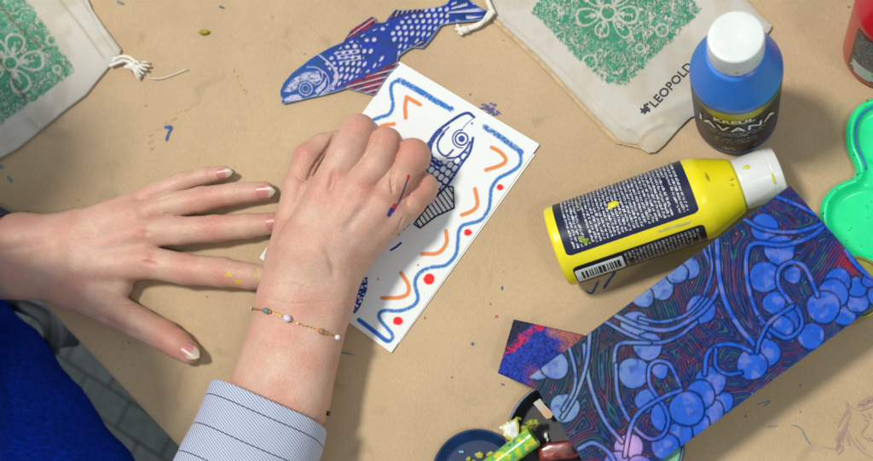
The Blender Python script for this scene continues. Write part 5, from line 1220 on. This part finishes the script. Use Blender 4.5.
def wp_col(G, D, V):
    Q = proj(V); n = fbm(Q[:, 0] * .4, Q[:, 1] * .4, 0, 181, 3); C = np.tile([.66, .68, .66], (len(Q), 1)); e = sst(3.2, .5, D * 12) + sst(433, 440, Q[:, 1] - .4 * (Q[:, 0] - 510)) + sst(517, 521, Q[:, 0]); return mix(C, np.tile([.38, .38, .01], (len(Q), 1)), np.clip(e * sst(.38, .55, n + .1), 0, 1))
tag(slab('paper_scrap', PP(wp, 2.4), lambda G, D: 2.25 + .7 * fbm(G[:, 0] * 1.1, G[:, 1] * 1.1, 0, 182, 3), lambda G, D: 2.1 + .7 * fbm(G[:, 0] * 1.1, G[:, 1] * 1.1, 0, 182, 3), mat('crumpled_paper', rough=.6, vcol=True), None, .05, 0, wp_col, bottom=True, base=(c0[0], c0[1], 2.2), sidecol=(.5, .5, .2)), 'crumpled white paper scrap smeared with yellow beside the black tray', 'paper scrap')
m_ol = mat('olive_yellow_paint', (.20, .24, .01), .45, .4, 2.5)
q = P(529, 424, 1.6); smv = [lumpy(P(x, y, 2.0), (rx, ry, .10), int(x), .7, 12, 20, 2) for x, y, rx, ry in ((526, 428, .5, .22), (531, 423, .42, .26), (536, 422, .22, .3), (522, 431, .3, .16), (518, 419, .22, .16))]
for i, (v, f) in enumerate(smv): mk('paint_dab', v, f, m_ol, tb2)
# dark red paint cake, beige tape and small chips in the tray
c0 = P(557, 450, 1)
V, F_ = lumpy((0, 0, 0), (1, 1, 1), 6, .05, 24, 48); V = np.sign(V) * np.abs(V) ** .45
th_ = .12; Rz = np.array([[math.cos(th_), -math.sin(th_), 0], [math.sin(th_), math.cos(th_), 0], [0, 0, 1]]); V = (V * [1.55, .72, .55]) @ Rz.T; V[:, 2] += .12 * (fbm(V[:, 0], V[:, 1], 0, 9, 3) - .5); c1 = P(558, 451, 1.6); V = V + [c1[0], c1[1], 1.25]
cv = mix([.16, .006, .006], [.03, .004, .006], sst(.4, .6, fbm(V[:, 0] * .9, V[:, 1] * .9, 0, 191, 3))); cv = mix(cv, np.tile([.30, .05, .02], (len(V), 1)), sst(.55, .7, fbm(V[:, 0] * 2, V[:, 1] * 2, 0, 195, 3)) * .6)
tag(mk('paint_cake', V, F_, mat('red_paint_cake', rough=.25, vcol=True, coat=.5), col=cv, base=(c1[0], c1[1], .7)), 'dark red glossy block of paint sitting in the black tray', 'paint block')
tp = [(533, 403), (540, 398.5), (544, 404), (554, 414), (551, 418), (546, 419)]
def tp_col(G, D, V):
    Q = proj(V); return mix([.42, .42, .33], [.50, .30, .17], sst(405, 412, Q[:, 1]))
c0 = P(544, 408, 1.4)
tag(slab('tape_piece', PP(tp, 1.55), 1.55, 1.42, mat('tape', rough=.5, vcol=True), None, .08, 0, tp_col, bottom=True, base=(c0[0], c0[1], 1.4), sidecol=(.3, .2, .1)), 'short beige tape strip stuck on the rim of the black tray', 'tape')
for x, y, s, c in ((545, 435.5, .20, (.66, .70, .66)), (547, 440, .14, (.60, .62, .58)), (569, 436, .20, (.42, .36, .28))):
    q = P(x, y, 1.0); tag(mk('paint_chip', *lumpy((q[0], q[1], .62), (s * .8, s * 1.2, .16), int(x), .3, 8, 12), mat('pale_chip', c, .5), base=(q[0], q[1], .4)), {545: 'larger white paint chip in the black tray above the red block', 547: 'tiny white paint chip next to the larger white chip', 569: 'tan paint chip at the edge of the block beside the red paint block'}[x], 'paint chip')
# grey denim cloth hanging between the sweater and the table edge
cp = [P(18, 296, -14), P(40, 302, -14), P(58, 312, -15), P(60, 335, -16), P(52, 352, -18)]
cl = np.array(spline(cp, 8)); V = []; C = []
for i, p in enumerate(cl):
    for k in range(20):
        u = k / 19 - .5; V.append(p + np.array([u * 4.2, u * 2.0, -3 * u * u + .8 * math.sin(u * 14 + i * .12)])); C.append((.10, .12, .13) if (k % 5) else (.26, .29, .31))
Fs = [(i * 20 + k, i * 20 + k + 1, (i + 1) * 20 + k + 1, (i + 1) * 20 + k) for i in range(len(cl) - 1) for k in range(19)]
o = mk('shawl', np.array(V), Fs, mat('grey_check', rough=.9, vcol=True, bump=.4, bscale=6), person, col=np.array(C)); md = o.modifiers.new('t', 'SOLIDIFY'); md.thickness = .003; o['label'] = 'grey checked cloth hanging beside the sweater'
